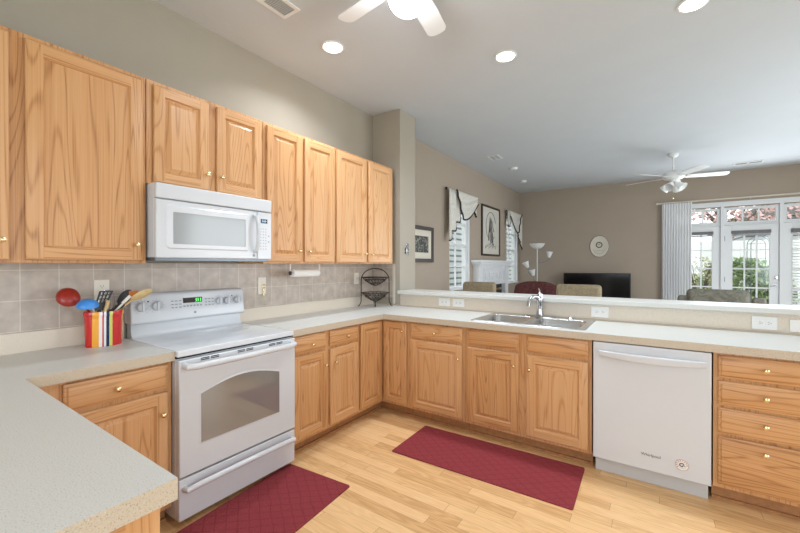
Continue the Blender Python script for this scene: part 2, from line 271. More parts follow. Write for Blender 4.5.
# ------------------------------------------------------------------ mesh helpers
LOC = {}
class MB:
    def __init__(s): s.v = []; s.f = []; s.m = []; s.slots = []
    def slot(s, mat):
        if mat not in s.slots: s.slots.append(mat)
        return s.slots.index(mat)
    def face(s, pts, mat):
        b = len(s.v); s.v += [tuple(p) for p in pts]; s.f.append(list(range(b, b + len(pts)))); s.m.append(s.slot(mat))
    def add(s, vs, fs, mat):
        b = len(s.v); s.v += [tuple(p) for p in vs]; k = s.slot(mat)
        for f in fs: s.f.append([b + i for i in f]); s.m.append(k)
        return s
    def box(s, a, b, mat):
        x0, x1 = sorted((a[0], b[0])); y0, y1 = sorted((a[1], b[1])); z0, z1 = sorted((a[2], b[2]))
        v = [(x0, y0, z0), (x1, y0, z0), (x1, y1, z0), (x0, y1, z0), (x0, y0, z1), (x1, y0, z1), (x1, y1, z1), (x0, y1, z1)]
        return s.add(v, [(3, 2, 1, 0), (4, 5, 6, 7), (0, 1, 5, 4), (1, 2, 6, 5), (2, 3, 7, 6), (3, 0, 4, 7)], mat)
    def prism(s, poly, axis, lo, hi, mat):
        """polygon in the two other axes (in xyz order), extruded along axis"""
        i = 'xyz'.index(axis)
        def P(p, h): q = list(p); q.insert(i, h); return tuple(q)
        n = len(poly); v = [P(p, lo) for p in poly] + [P(p, hi) for p in poly]
        f = [list(range(n))[::-1], list(range(n, 2 * n))] + [[k, (k + 1) % n, n + (k + 1) % n, n + k] for k in range(n)]
        return s.add(v, f, mat)
    def tube(s, pts, r, mat, n=8, closed=False, caps=True):
        pts = [Vector(p) for p in pts]; k = len(pts); rr = r if isinstance(r, (list, tuple)) else [r] * k
        vs = []; up = None
        for i, p in enumerate(pts):
            a = pts[(i - 1) % k] if (closed or i > 0) else p; b = pts[(i + 1) % k] if (closed or i < k - 1) else p
            t = (b - a); t = t.normalized() if t.length > 1e-9 else Vector((0, 0, 1))
            if up is None:
                up = Vector((0, 0, 1)) if abs(t.z) < 0.9 else Vector((1, 0, 0))
            u = up - t * up.dot(t)
            if u.length < 1e-6: u = Vector((1, 0, 0)) - t * t.x
            u.normalize(); w = t.cross(u); up = u
            for j in range(n):
                an = 2 * PI * j / n; vs.append(p + (u * math.cos(an) + w * math.sin(an)) * rr[i])
        fs = []
        for i in range(k if closed else k - 1):
            for j in range(n):
                a0 = i * n + j; a1 = i * n + (j + 1) % n; b0 = ((i + 1) % k) * n + j; b1 = ((i + 1) % k) * n + (j + 1) % n
                fs.append((a0, a1, b1, b0))
        if caps and not closed: fs.append(list(range(n))[::-1]); fs.append(list(range((k - 1) * n, k * n)))
        return s.add(vs, fs, mat)
    def lathe(s, prof, c, mat, n=24, axis='z', sx=1.0, sy=1.0):
        """prof: list of (radius, height)"""
        vs = []; k = len(prof)
        for r, h in prof:
            for j in range(n):
                a = 2 * PI * j / n; p = (r * math.cos(a) * sx, r * math.sin(a) * sy, h)
                if axis == 'x': p = (p[2], p[0], p[1])
                elif axis == 'y': p = (p[1], p[2], p[0])
                vs.append((p[0] + c[0], p[1] + c[1], p[2] + c[2]))
        fs = [(i * n + j, i * n + (j + 1) % n, (i + 1) * n + (j + 1) % n, (i + 1) * n + j) for i in range(k - 1) for j in range(n)]
        if prof[0][0] > 1e-6: fs.append(list(range(n))[::-1])
        if prof[-1][0] > 1e-6: fs.append(list(range((k - 1) * n, k * n)))
        return s.add(vs, fs, mat)
    def grid(s, fn, nu, nv, mat):
        vs = [fn(i / nu, j / nv) for i in range(nu + 1) for j in range(nv + 1)]
        return s.add(vs, [(i * (nv + 1) + j, (i + 1) * (nv + 1) + j, (i + 1) * (nv + 1) + j + 1, i * (nv + 1) + j + 1) for i in range(nu) for j in range(nv)], mat)
    def xf(s, mtx):
        s.v = [tuple(mtx @ Vector(p)) for p in s.v]; return s
    def build(s, name, parent=None, local=False, smooth=35, bevel=0, seg=2, solid=0):
        me = bpy.data.meshes.new(name); off = Vector((0, 0, 0))
        if parent is not None and not local: off = Vector(LOC.get(parent.name, (0, 0, 0)))
        me.from_pydata([tuple(Vector(p) - off) for p in s.v], [], s.f); 
        for m in s.slots: me.materials.append(m)
        for p, k in zip(me.polygons, s.m): p.material_index = k
        bm = bmesh.new(); bm.from_mesh(me); bmesh.ops.remove_doubles(bm, verts=bm.verts, dist=1e-6); bmesh.ops.recalc_face_normals(bm, faces=bm.faces); bm.to_mesh(me); bm.free()
        if smooth:
            for p in me.polygons: p.use_smooth = True
            me.set_sharp_from_angle(angle=math.radians(smooth))
        o = bpy.data.objects.new(name, me); COL.objects.link(o)
        if parent is not None: o.parent = parent; LOC[o.name] = LOC.get(parent.name, (0, 0, 0)) if not local else (0, 0, 0)
        if solid: q = o.modifiers.new('solid', 'SOLIDIFY'); q.thickness = solid; q.offset = 0
        if bevel: q = o.modifiers.new('bevel', 'BEVEL'); q.width = bevel; q.segments = seg; q.limit_method = 'ANGLE'; q.angle_limit = math.radians(40)
        return o
def thing(name, label, cat, loc, rz=0, group=None):
    o = bpy.data.objects.new(name, None); o.empty_display_size = 0.1; COL.objects.link(o); o.location = loc; o.rotation_euler = (0, 0, rz)
    LOC[o.name] = tuple(loc); o['label'] = label; o['category'] = cat
    if group: o['group'] = group
    return o
def tag(o, label, cat, group=None):
    o['label'] = label; o['category'] = cat
    if group: o['group'] = group
    return o
def struct(o, label=None, cat=None):
    o['kind'] = 'structure'
    if label: o['label'] = label; o['category'] = cat
    return o
def rrect(w, h, r, n=5):
    pts = []
    for cx, cy, a0 in ((w / 2 - r, h / 2 - r, 0), (-w / 2 + r, h / 2 - r, 90), (-w / 2 + r, -h / 2 + r, 180), (w / 2 - r, -h / 2 + r, 270)):
        for k in range(n + 1):
            a = math.radians(a0 + 90 * k / n); pts.append((cx + r * math.cos(a), cy + r * math.sin(a)))
    return pts
def lerp(a, b, t): return a + (b - a) * t

# ------------------------------------------------------------------ the room
XR, YR, YF, H = 6.0, -3.7, 8.114, 3.077
T = 0.14
def wall_with_holes(name, axis, pos, thick, lo, hi, z0, z1, holes, mat):
    """axis 'x': wall plane x=pos, runs in y; holes (a0,a1,z0,z1)"""
    mb = MB()
    cuts = sorted({lo, hi} | {h[0] for h in holes} | {h[1] for h in holes})
    for a, b in zip(cuts, cuts[1:]):
        zs = sorted([(h[2], h[3]) for h in holes if h[0] <= a + 1e-6 and h[1] >= b - 1e-6]); z = z0
        for q0, q1 in zs + [(z1, z1)]:
            if q0 > z + 1e-6:
                if axis == 'x': mb.box((pos, a, z), (pos + thick, b, q0), mat)
                else: mb.box((a, pos, z), (b, pos + thick, q0), mat)
            z = max(z, q1)
    return struct(mb.build(name, smooth=0))
WIN = [(4.42, 5.20, 0.95, 2.45), (7.18, 7.98, 0.95, 2.45)]
struct(MB().box((-0.3, YR - 0.2, -0.12), (XR + 0.2, YF + 0.2, 0), M['floor']).build('floor', smooth=0))
struct(MB().box((0.0, 2.61, 0.0), (XR, YF, 0.006), M['carpet']).build('floor_bounce_carpet', smooth=0))  # unseen carpet, added to bounce pale light up to the ceiling
struct(MB().box((-0.3, YR - 0.2, H), (XR + 0.2, YF + 0.2, H + 0.12), M['ceiling']).build('ceiling', smooth=0))
wall_with_holes('wall_left', 'x', -T, T, YR, 2.62, 0, H, [], M['wall']); wall_with_holes('wall_left', 'x', -T, T, 2.62, YF + T, 0, H, WIN, M['wall_living'])
FD = (2.93, 5.31, 0.0, 2.43)
wall_with_holes('wall_far', 'y', YF, T, 0, XR, 0, H, [FD], M['wall_living'])
wall_with_holes('wall_rear', 'y', YR - T, T, -T, XR + T, 0, H, [(0.8, 4.4, 0.6, 2.5)], M['wall'])
wall_with_holes('wall_right', 'x', XR, T, YR, YF + T, 0, H, [(-2.1, 0.9, 0.65, 2.55), (2.9, 5.5, 0.5, 2.5)], M['wall'])
struct(MB().box((0, 2.46, 0), (0.383, 2.775, H), M['wall']).build('wall_corner', smooth=0, bevel=0.004))
struct(MB().box((0.384, 2.462, 0), (4.6, 2.60, 1.043), M['laminate_beige']).build('wall_half', smooth=0))
# tile on the kitchen wall and on the side of the corner
mb = MB(); mb.box((0.0005, -1.6, 1.0), (0.008, 2.452, 1.374), M['tile']); mb.box((0.0085, 2.452, 1.0), (0.285, 2.4595, 1.374), M['tile'])
struct(mb.build('wall_tile', smooth=0))
struct(MB().box((0.286, 2.454, 0.93), (0.318, 2.4595, 1.374), M['mat_board']).build('trim_1', smooth=0))
for nm, a, b in (('baseboard_left', (0, 2.78, 0.0065), (0.014, 5.2, 0.10)), ('baseboard_far', (0, YF - 0.014, 0.0065), (2.9, YF, 0.10))):
    struct(MB().box(a, b, M['trim']).build(nm, smooth=0))

# windows ------------------------------------------------------------
def sash_window(n, y0, y1, z0, z1):
    fr = MB(); xg = -0.09
    w = 0.045
    for a, b in (((-T + .01, y0, z0), (-0.05, y0 + w, z1)), ((-T + .01, y1 - w, z0), (-0.05, y1, z1)), ((-T + .01, y0 + w, z1 - w), (-0.05, y1 - w, z1)), ((-T + .01, y0 + w, z0), (-0.05, y1 - w, z0 + w))):
        fr.box(a, b, M['trim'])
    zm = (z0 + z1) / 2
    fr.box((-0.115, y0 + w, zm - 0.022), (-0.065, y1 - w, zm + 0.022), M['trim'])
    o = struct(fr.build('window_%d' % n, smooth=0))
    mu = MB(); ym = (y0 + y1) / 2
    for za, zb in ((z0 + w, zm - 0.022), (zm + 0.022, z1 - w)):
        mu.box((xg - 0.012, ym - 0.011, za), (xg + 0.012, ym + 0.011, zb), M['trim'])
        zc = (za + zb) / 2
        mu.box((xg - 0.012, y0 + w, zc - 0.011), (xg + 0.012, ym - 0.0115, zc + 0.011), M['trim']); mu.box((xg - 0.012, ym + 0.0115, zc - 0.011), (xg + 0.012, y1 - w, zc + 0.011), M['trim'])
    mu.build('muntin', o, smooth=0)
    MB().box((xg - 0.002, y0 + w, z0 + w), (xg + 0.002, y1 - w, z1 - w), M['glass']).build('glass_pane', o, smooth=0)
    si = MB(); si.box((-0.13, y0 - 0.0, z0 - 0.001), (-0.001, y0 + 0.004, z1), M['trim']); si.box((-0.13, y1 - 0.004, z0), (-0.001, y1, z1), M['trim']); si.box((-0.13, y0, z1 - 0.004), (-0.001, y1, z1), M['trim'])
    si.box((-0.13, y0, z0), (0.03, y1, z0 + 0.02), M['trim'])
    si.build('window_sill', o, smooth=0)
sash_window(1, *WIN[0]); sash_window(2, *WIN[1])

def glazed(name, x0, x1, z0, z1, fw, nx, nz, yy=YF + 0.05, th=0.045, zlow=None):
    """a glazed leaf in the far wall: frame, muntins, pane"""
    fr = MB(); zl = zlow if zlow is not None else fw
    fr.box((x0, yy - th / 2, z0), (x0 + fw, yy + th / 2, z1), M['trim']); fr.box((x1 - fw, yy - th / 2, z0), (x1, yy + th / 2, z1), M['trim'])
    fr.box((x0 + fw, yy - th / 2, z1 - fw), (x1 - fw, yy + th / 2, z1), M['trim']); fr.box((x0 + fw, yy - th / 2, z0), (x1 - fw, yy + th / 2, z0 + zl), M['trim'])
    o = struct(fr.build(name, smooth=0, bevel=0.004))
    mu = MB(); a0, a1, b0, b1 = x0 + fw, x1 - fw, z0 + zl, z1 - fw
    for i in range(1, nx):
        x = lerp(a0, a1, i / nx); mu.box((x - 0.011, yy - 0.014, b0), (x + 0.011, yy + 0.014, b1), M['trim'])
    for j in range(1, nz):
        z = lerp(b0, b1, j / nz)
        for i in range(nx):
            xa = lerp(a0, a1, i / nx) + (0.0115 if i else 0); xb = lerp(a0, a1, (i + 1) / nx) - (0.0115 if i < nx - 1 else 0)
            mu.box((xa, yy - 0.013, z - 0.011), (xb, yy + 0.013, z + 0.011), M['trim'])
    mu.build('muntin', o, smooth=0)
    MB().box((a0, yy - 0.003, b0), (a1, yy + 0.003, b1), M['glass']).build('glass_pane', o, smooth=0)
    return o
glazed('window_3', 2.985, 3.70, 0.02, 2.09, 0.115, 3, 5, zlow=0.25)
d = glazed('door_1', 3.755, 4.482, 0.02, 2.09, 0.118, 3, 5, zlow=0.25)
glazed('window_4', 4.536, 5.255, 0.02, 2.09, 0.115, 3, 5, zlow=0.25)
glazed('window_5', 2.985, 3.70, 2.11, 2.41, 0.042, 3, 1); glazed('window_6', 3.755, 4.482, 2.11, 2.41, 0.042, 3, 1); glazed('window_7', 4.536, 5.255, 2.11, 2.41, 0.042, 3, 1)
hd = MB(); hd.tube([(4.435, YF + 0.03, 0.995), (4.435, YF - 0.03, 0.995), (4.36, YF - 0.035, 0.99)], 0.011, M['chrome']); hd.lathe([(0.028, 0), (0.028, 0.01), (0, 0.012)], (4.435, YF + 0.026, 0.995), M['chrome'], axis='y'); hd.build('door_handle', d)
MB().lathe([(0.0, -0.03), (0.028, -0.026), (0.028, 0.0)], (4.435, YF + 0.028, 1.135), M['chrome'], axis='y').build('deadbolt', d)
for z in (0.3, 1.05, 1.8):
    MB().box((3.745, YF + 0.01, z), (3.765, YF + 0.03, z + 0.09), M['grey_metal']).build('hinge', d)
tr = MB()
for x in (2.93, 3.702, 4.484, 5.257):
    tr.box((x, YF - 0.012, 0), (x + 0.052, YF + 0.1, 2.43), M['trim'])
for i, x in enumerate((2.983, 3.756, 4.538)):
    tr.box((x, YF - 0.01, 2.092), (x + (0.717, 0.726, 0.717)[i], YF + 0.1, 2.108), M['trim'])
struct(tr.build('trim_2', smooth=0))
tr = MB(); tr.box((2.84, YF - 0.018, 2.432), (5.40, YF - 0.001, 2.52), M['trim']); tr.box((2.84, YF - 0.018, 0), (2.928, YF - 0.001, 2.431), M['trim']); tr.box((5.312, YF - 0.018, 0), (5.40, YF - 0.001, 2.431), M['trim'])
struct(tr.build('trim_3', smooth=0))

# windows added to the unseen walls as openings for fill light
def added_window(n, axis, pos, a0, a1, z0, z1):
    fr = MB()
    def bx(p0, p1, q0, q1):
        if axis == 'y': fr.box((p0, pos - 0.1, q0), (p1, pos - 0.05, q1), M['trim'])
        else: fr.box((pos + 0.05, p0, q0), (pos + 0.1, p1, q1), M['trim'])
    w = 0.06
    bx(a0, a0 + w, z0, z1); bx(a1 - w, a1, z0, z1); bx(a0 + w, a1 - w, z0, z0 + w); bx(a0 + w, a1 - w, z1 - w, z1)
    for k in (1, 2):
        m_ = lerp(a0, a1, k / 3); bx(m_ - 0.03, m_ + 0.03, z0 + w, z1 - w)
    struct(fr.build('window_%d' % n, smooth=0))
added_window(8, 'y', YR, 0.8, 4.4, 0.6, 2.5); added_window(9, 'x', XR, -2.1, 0.9, 0.65, 2.55); added_window(10, 'x', XR, 2.9, 5.5, 0.5, 2.5)

# ------------------------------------------------------------------ outside
struct(MB().box((-14, -12, -0.4), (20, 30, -0.15), M['lawn']).build('ground', smooth=0))
def leaves(mb, c, r, n, size, mat, shell=0.55, flat=False):
    for _ in range(n):
        while True:
            p = Vector((random.uniform(-1, 1), random.uniform(-1, 1), random.uniform(-1, 1)))
            if shell < p.length < 1: break
        q = Vector((c[0] + p.x * r[0], c[1] + p.y * r[1], c[2] + p.z * r[2]))
        a = Vector((random.uniform(-1, 1), random.uniform(-1, 1), random.uniform(-1, 1))).normalized(); b = a.cross(Vector((random.uniform(-1, 1), random.uniform(-1, 1), random.uniform(-1, 1)))).normalized()
        s = size * random.uniform(0.6, 1.3)
        mb.face([q - a * s, q + b * s * 0.5, q + a * s, q - b * s * 0.5], mat)
def shrub(name, label, c, r, n, size, mat, stems=5):
    t = thing(name, label, 'shrub', (c[0], c[1], -0.15))
    mb = MB(); leaves(mb, c, r, n, size, mat); mb.build('foliage', t, smooth=0)
    st = MB()
    for k in range(stems):
        a = random.uniform(0, 6.28); st.tube([(c[0], c[1], -0.2), (c[0] + 0.3 * r[0] * math.cos(a), c[1] + 0.3 * r[1] * math.sin(a), c[2]), (c[0] + 0.7 * r[0] * math.cos(a), c[1] + 0.7 * r[1] * math.sin(a), c[2] + 0.7 * r[2])], [0.025, 0.014, 0.006], M['bark'], 6)
    st.build('stem', t)
shrub('hedge_shrub', 'clipped green hedge shrub outside behind the glazed door', (4.40, 11.0, 0.62), (0.95, 0.55, 0.92), 7000, 0.055, M['green_leaf'])
shrub('hedge_shrub', 'green hedge shrub outside the far blind-covered door panel', (6.35, 11.2, 0.6), (0.7, 0.55, 0.8), 2500, 0.05, M['green_leaf'])
shrub('bare_shrub', 'thin olive twiggy shrub outside beside the white sheer curtain', (3.55, 9.9, 0.75), (0.38, 0.34, 0.85), 900, 0.04, M['yellow_leaf'], 12)
t = thing('garden_tree', 'russet leaved tree outside beyond the hedge', 'tree', (4.6, 15.5, -0.15))
mb = MB(); leaves(mb, (4.6, 15.5, 4.2), (3.4, 1.6, 1.9), 3600, 0.09, M['red_leaf'], 0.2); mb.build('foliage', t, smooth=0)
mb = MB(); mb.tube([(4.6, 15.5, -0.2), (4.65, 15.5, 1.6), (4.5, 15.5, 3.2), (4.6, 15.5, 5.2)], [0.16, 0.12, 0.08, 0.03], M['bark'], 8)
for k in range(8):
    a = k * 0.8; mb.tube([(4.6, 15.5, 2 + k * 0.15), (4.6 + 1.2 * math.cos(a), 15.5 + 0.8 * math.sin(a), 3.6 + 0.1 * k), (4.6 + 2.4 * math.cos(a), 15.5 + 1.1 * math.sin(a), 4.6)], [0.05, 0.03, 0.012], M['bark'], 6)
mb.build('trunk', t)
t = thing('garden_fence', 'white board fence outside behind the hedge', 'fence', (4.0, 13.2, -0.15))
mb = MB()
for k in range(44): mb.box((0.4 + k * 0.205, 13.2, -0.1), (0.4 + k * 0.205 + 0.2, 13.23, 2.05), M['wall_white'])
mb.build('fence_board', t, smooth=0)
mb = MB(); mb.box((0.4, 13.231, 0.3), (9.4, 13.28, 0.4), M['wall_white']); mb.box((0.4, 13.231, 1.7), (9.4, 13.28, 1.8), M['wall_white']); mb.build('fence_rail', t, smooth=0)
t = thing('garden_trellis', 'arched grey metal trellis outside seen through the glazed door', 'trellis', (4.46, 9.6, -0.15))
mb = MB()
for rad in (0.17, 0.11):
    pts = [(4.46 - rad, 9.6, -0.16)] + [(4.46 + rad * math.cos(a), 9.6, 1.78 + rad * math.sin(a)) for a in [PI - PI * k / 10 for k in range(11)]] + [(4.46 + rad, 9.6, -0.16)]
    mb.tube(pts, 0.007, M['grey_metal'], 6)
mb.build('arch', t)
for k in range(6): MB().tube([(4.29, 9.6, 0.3 + k * 0.3), (4.63, 9.6, 0.3 + k * 0.3)], 0.005, M['grey_metal'], 6).build('crossbar', t)
def house(name, label, a, b, zt, ridge_axis):
    t = thing(name, label, 'house', ((a[0] + b[0]) / 2, (a[1] + b[1]) / 2, -0.15))
    MB().box((a[0], a[1], -0.15), (b[0], b[1], zt), M['siding']).build('wall', t, smooth=0)
    mb = MB()
    if ridge_axis == 'y': mb.prism([(a[0] - 0.4, zt), (b[0] + 0.4, zt), ((a[0] + b[0]) / 2, zt + 1.6)], 'y', a[1] - 0.4, b[1] + 0.4, M['roof'])
    else: mb.prism([(a[1] - 0.4, zt), (b[1] + 0.4, zt), ((a[1] + b[1]) / 2, zt + 1.6)], 'x', a[0] - 0.4, b[0] + 0.4, M['roof'])
    mb.build('roof', t, smooth=0)
house('neighbour_house', 'white lap sided house close outside the mantel side windows', (-9.5, 2.5), (-3.2, 30), 4.6, 'y')
house('neighbour_house', 'white sided house with grey gable roof beyond the garden fence', (5.6, 19), (11, 24), 3.2, 'y')

# ------------------------------------------------------------------ cabinet doors, drawers, knobs
def panel_on(P0, U, Nn):
    """maps (u, v, n) to world: P0 lower corner, U horizontal unit, Nn outward unit"""
    P0, U, Nn = Vector(P0), Vector(U), Vector(Nn)
    return lambda u, v, n: P0 + U * u + Vector((0, 0, v)) + Nn * n
def door_mesh(P0, U, Nn, w, h, raised=True, sw=0.056):
    P = panel_on(P0, U, Nn); oakh = OAKX if abs(U[0]) > 0.5 else OAKY
    mb = MB(); th = 0.019
    def ring(i0, n0, i1, n1, mv, mh):
        a = [(i0, i0), (w - i0, i0), (w - i0, h - i0), (i0, h - i0)]; b = [(i1, i1), (w - i1, i1), (w - i1, h - i1), (i1, h - i1)]
        for k in range(4):
            j = (k + 1) % 4
            mb.face([P(*a[k], n0), P(*a[j], n0), P(*b[j], n1), P(*b[k], n1)], mh if k in (0, 2) else mv)
    ring(0, 0, 0, th - 0.006, OAKZ, oakh); ring(0, th - 0.006, 0.004, th - 0.0015, OAKZ, oakh); ring(0.004, th - 0.0015, 0.009, th, OAKZ, oakh)
    e = 0.009
    q = lambda u0, u1, v0, v1, mat: mb.face([P(u0, v0, th), P(u1, v0, th), P(u1, v1, th), P(u0, v1, th)], mat)
    q(e, sw, e, h - e, OAKZ); q(w - sw, w - e, e, h - e, OAKZ); q(sw, w - sw, e, sw, oakh); q(sw, w - sw, h - sw, h - e, oakh)
    ring(sw, th, sw + 0.003, th - 0.005, OAKZ, oakh); ring(sw + 0.003, th - 0.005, sw + 0.009, th - 0.0125, OAKZ, oakh)
    if raised:
        ring(sw + 0.009, th - 0.0125, sw + 0.013, th - 0.0125, OAKZ, OAKZ); ring(sw + 0.013, th - 0.0125, sw + 0.033, th - 0.003, OAKZ, OAKZ); ring(sw + 0.033, th - 0.003, sw + 0.034, th - 0.0015, OAKZ, OAKZ)
        i, n = sw + 0.034, th - 0.0015
    else: i, n = sw + 0.009, th - 0.0125
    mb.face([P(i, i, n), P(w - i, i, n), P(w - i, h - i, n), P(i, h - i, n)], OAKZ)
    mb.face([P(0, 0, 0), P(w, 0, 0), P(w, h, 0), P(0, h, 0)], OAKZ)
    return mb
def drawer_mesh(P0, U, Nn, w, h):
    P = panel_on(P0, U, Nn); oakh = OAKX if abs(U[0]) > 0.5 else OAKY; mb = MB(); th = 0.019
    prof = [(0, 0), (0, 0.010), (0.004, 0.0125), (0.010, 0.014), (0.014, 0.0175), (0.018, th)]
    for (i0, n0), (i1, n1) in zip(prof, prof[1:]):
        a = [(i0, i0), (w - i0, i0), (w - i0, h - i0), (i0, h - i0)]; b = [(i1, i1), (w - i1, i1), (w - i1, h - i1), (i1, h - i1)]
        for k in range(4):
            j = (k + 1) % 4; mb.face([P(*a[k], n0), P(*a[j], n0), P(*b[j], n1), P(*b[k], n1)], oakh)
    i = 0.018; mb.face([P(i, i, th), P(w - i, i, th), P(w - i, h - i, th), P(i, h - i, th)], oakh); mb.face([P(0, 0, 0), P(w, 0, 0), P(w, h, 0), P(0, h, 0)], oakh)
    return mb
KN = [(0.0065, 0), (0.0065, 0.004), (0.005, 0.008), (0.005, 0.014), (0.0105, 0.018), (0.0135, 0.0225), (0.0125, 0.028), (0.007, 0.0315), (0, 0.0325)]
def knob(parent, pos, Nn):
    mb = MB()
    if abs(Nn[0]) > 0.5: mb.lathe([(r, h * Nn[0]) for r, h in KN], pos, M['brass'], 16, 'x')
    else: mb.lathe([(r, h * Nn[1]) for r, h in KN], pos, M['brass'], 16, 'y')
    return mb.build('knob', parent)
FX, FY = 0.611, 1.832            # face planes of the two base runs
NX, NYm = (1, 0, 0), (0, -1, 0)
def front(parent, kind, run, a0, a1, z0, z1, kn=None, raised=True, sw=0.056, fx=FX):
    """a door or a drawer front on the left run (faces +x) or the back run (faces -y); kn = (along, z)"""
    if run == 'L': P0, U, Nn, w = (fx + 0.0035, a0, z0), (0, 1, 0), NX, a1 - a0
    else: P0, U, Nn, w = (a0, FY - 0.0035, z0), (1, 0, 0), NYm, a1 - a0
    mb = door_mesh(P0, U, Nn, w, z1 - z0, raised, sw) if kind == 'door' else drawer_mesh(P0, U, Nn, w, z1 - z0)
    o = mb.build(kind if kind == 'door' else ('drawer_front' if kind == 'false' else 'drawer'), parent, smooth=25)
    if kn:
        knob(o, (fx + 0.0225, kn[0], kn[1]) if run == 'L' else (kn[0], FY - 0.0225, kn[1]), Nn)
    return o
def base_unit(label, run, a0, a1):
    if run == 'L':
        t = thing('base_cabinet', label, 'cabinet', (0.3, (a0 + a1) / 2, 0)); a0 += 0.001; a1 -= 0.001
        mb = MB(); mb.box((0.012, a0, 0.10), (FX - 0.02, a1, 0.868), OAKZ); mb.build('body', t, smooth=0)
        MB().box((FX - 0.0195, a0, 0.10), (FX - 0.0005, a1, 0.868), OAKZ).build('face_frame', t, smooth=0)
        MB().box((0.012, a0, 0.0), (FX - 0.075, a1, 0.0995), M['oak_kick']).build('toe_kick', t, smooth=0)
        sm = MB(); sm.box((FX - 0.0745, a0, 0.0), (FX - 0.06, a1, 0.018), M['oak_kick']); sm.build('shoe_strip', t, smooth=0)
    else:
        t = thing('base_cabinet', label, 'cabinet', ((a0 + a1) / 2, 2.15, 0)); a0 += 0.001; a1 -= 0.001
        mb = MB()
        if 'sink' in label:   # open box below the bowls
            mb.box((a0, FY + 0.02, 0.10), (a0 + 0.018, 2.45, 0.868), OAKZ); mb.box((a1 - 0.018, FY + 0.02, 0.10), (a1, 2.45, 0.868), OAKZ); mb.box((a0 + 0.018, FY + 0.02, 0.10), (a1 - 0.018, 2.45, 0.118), OAKZ); mb.box((a0 + 0.018, 2.44, 0.118), (a1 - 0.018, 2.45, 0.868), OAKZ)
        else: mb.box((a0, FY + 0.02, 0.10), (a1, 2.45, 0.868), OAKZ)
        mb.build('body', t, smooth=0)
        MB().box((a0, FY + 0.0005, 0.10), (a1, FY + 0.0195, 0.868), OAKZ).build('face_frame', t, smooth=0)
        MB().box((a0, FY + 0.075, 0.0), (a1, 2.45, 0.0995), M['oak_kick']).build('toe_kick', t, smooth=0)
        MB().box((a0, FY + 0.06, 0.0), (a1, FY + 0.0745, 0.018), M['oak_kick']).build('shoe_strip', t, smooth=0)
    return t
DZ0, DZ1, RZ0, RZ1 = 0.125, 0.712, 0.732, 0.852
t = base_unit('oak base cabinet between the peninsula and the white range, one drawer over one door', 'L', -0.552, 0.0)
front(t, 'drawer', 'L', -0.436, -0.022, RZ0, RZ1, (-0.249, 0.79)); front(t, 'door', 'L', -0.436, -0.022, DZ0, DZ1, (-0.055, 0.605))
t = base_unit('oak base cabinet beside the white range with two drawers over two doors', 'L', 0.766, 1.489)
front(t, 'drawer', 'L', 0.782, 1.100, RZ0, RZ1, (0.948, 0.785)); front(t, 'drawer', 'L', 1.142, 1.470, RZ0, RZ1, (1.320, 0.787))
front(t, 'door', 'L', 0.782, 1.100, DZ0, DZ1, (1.080, 0.605)); front(t, 'door', 'L', 1.142, 1.470, DZ0, DZ1, (1.185, 0.605))
t = thing('corner_cabinet', 'oak inside corner base cabinet with two narrow doors meeting at a right angle', 'cabinet', (0.3, 2.1, 0))
MB().prism([(0.012, 1.490), (FX - 0.02, 1.490), (FX - 0.02, FY + 0.02), (0.905, FY + 0.02), (0.905, 2.45), (0.012, 2.45)], 'z', 0.10, 0.868, OAKZ).build('body', t, smooth=0)
MB().prism([(FX - 0.0195, 1.490), (FX - 0.0005, 1.490), (FX - 0.0005, FY + 0.0005), (0.905, FY + 0.0005), (0.905, FY + 0.0195), (FX - 0.0195, FY + 0.0195)], 'z', 0.10, 0.868, OAKZ).build('face_frame', t, smooth=0)
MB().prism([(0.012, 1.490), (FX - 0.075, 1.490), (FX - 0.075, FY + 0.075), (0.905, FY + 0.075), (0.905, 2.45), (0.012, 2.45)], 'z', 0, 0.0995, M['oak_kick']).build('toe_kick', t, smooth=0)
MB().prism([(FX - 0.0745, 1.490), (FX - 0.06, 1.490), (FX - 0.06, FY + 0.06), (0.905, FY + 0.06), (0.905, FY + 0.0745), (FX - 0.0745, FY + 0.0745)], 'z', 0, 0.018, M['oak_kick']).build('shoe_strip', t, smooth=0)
front(t, 'door', 'L', 1.504, 1.806, DZ0, 0.852, None, sw=0.05); front(t, 'door', 'B', 0.636, 0.888, DZ0, 0.852, (0.855, 0.775), sw=0.05)
t = base_unit('oak base cabinet next to the inside corner with one drawer over one wide door', 'B', 0.907, 1.446)
front(t, 'drawer', 'B', 0.932, 1.420, RZ0, RZ1, (1.177, 0.790)); front(t, 'door', 'B', 0.932, 1.420, DZ0, DZ1, (1.393, 0.608))
t = base_unit('oak sink base cabinet under the double bowl sink with two plain fronts over two doors', 'B', 1.448, 2.353)
front(t, 'false', 'B', 1.468, 1.872, RZ0, RZ1); front(t, 'false', 'B', 1.928, 2.333, RZ0, RZ1)
front(t, 'door', 'B', 1.468, 1.872, DZ0, DZ1, (1.841, 0.620)); front(t, 'door', 'B', 1.928, 2.333, DZ0, DZ1, (1.953, 0.610))
t = base_unit('oak four drawer base cabinet next to the white dishwasher', 'B', 2.974, 3.430)
for z0, z1, kz in ((0.727, 0.852, 0.797), (0.573, 0.709, 0.645), (0.414, 0.556, 0.496), (0.125, 0.397, 0.346)):
    front(t, 'drawer', 'B', 2.995, 3.405, z0, z1, (3.188, kz))
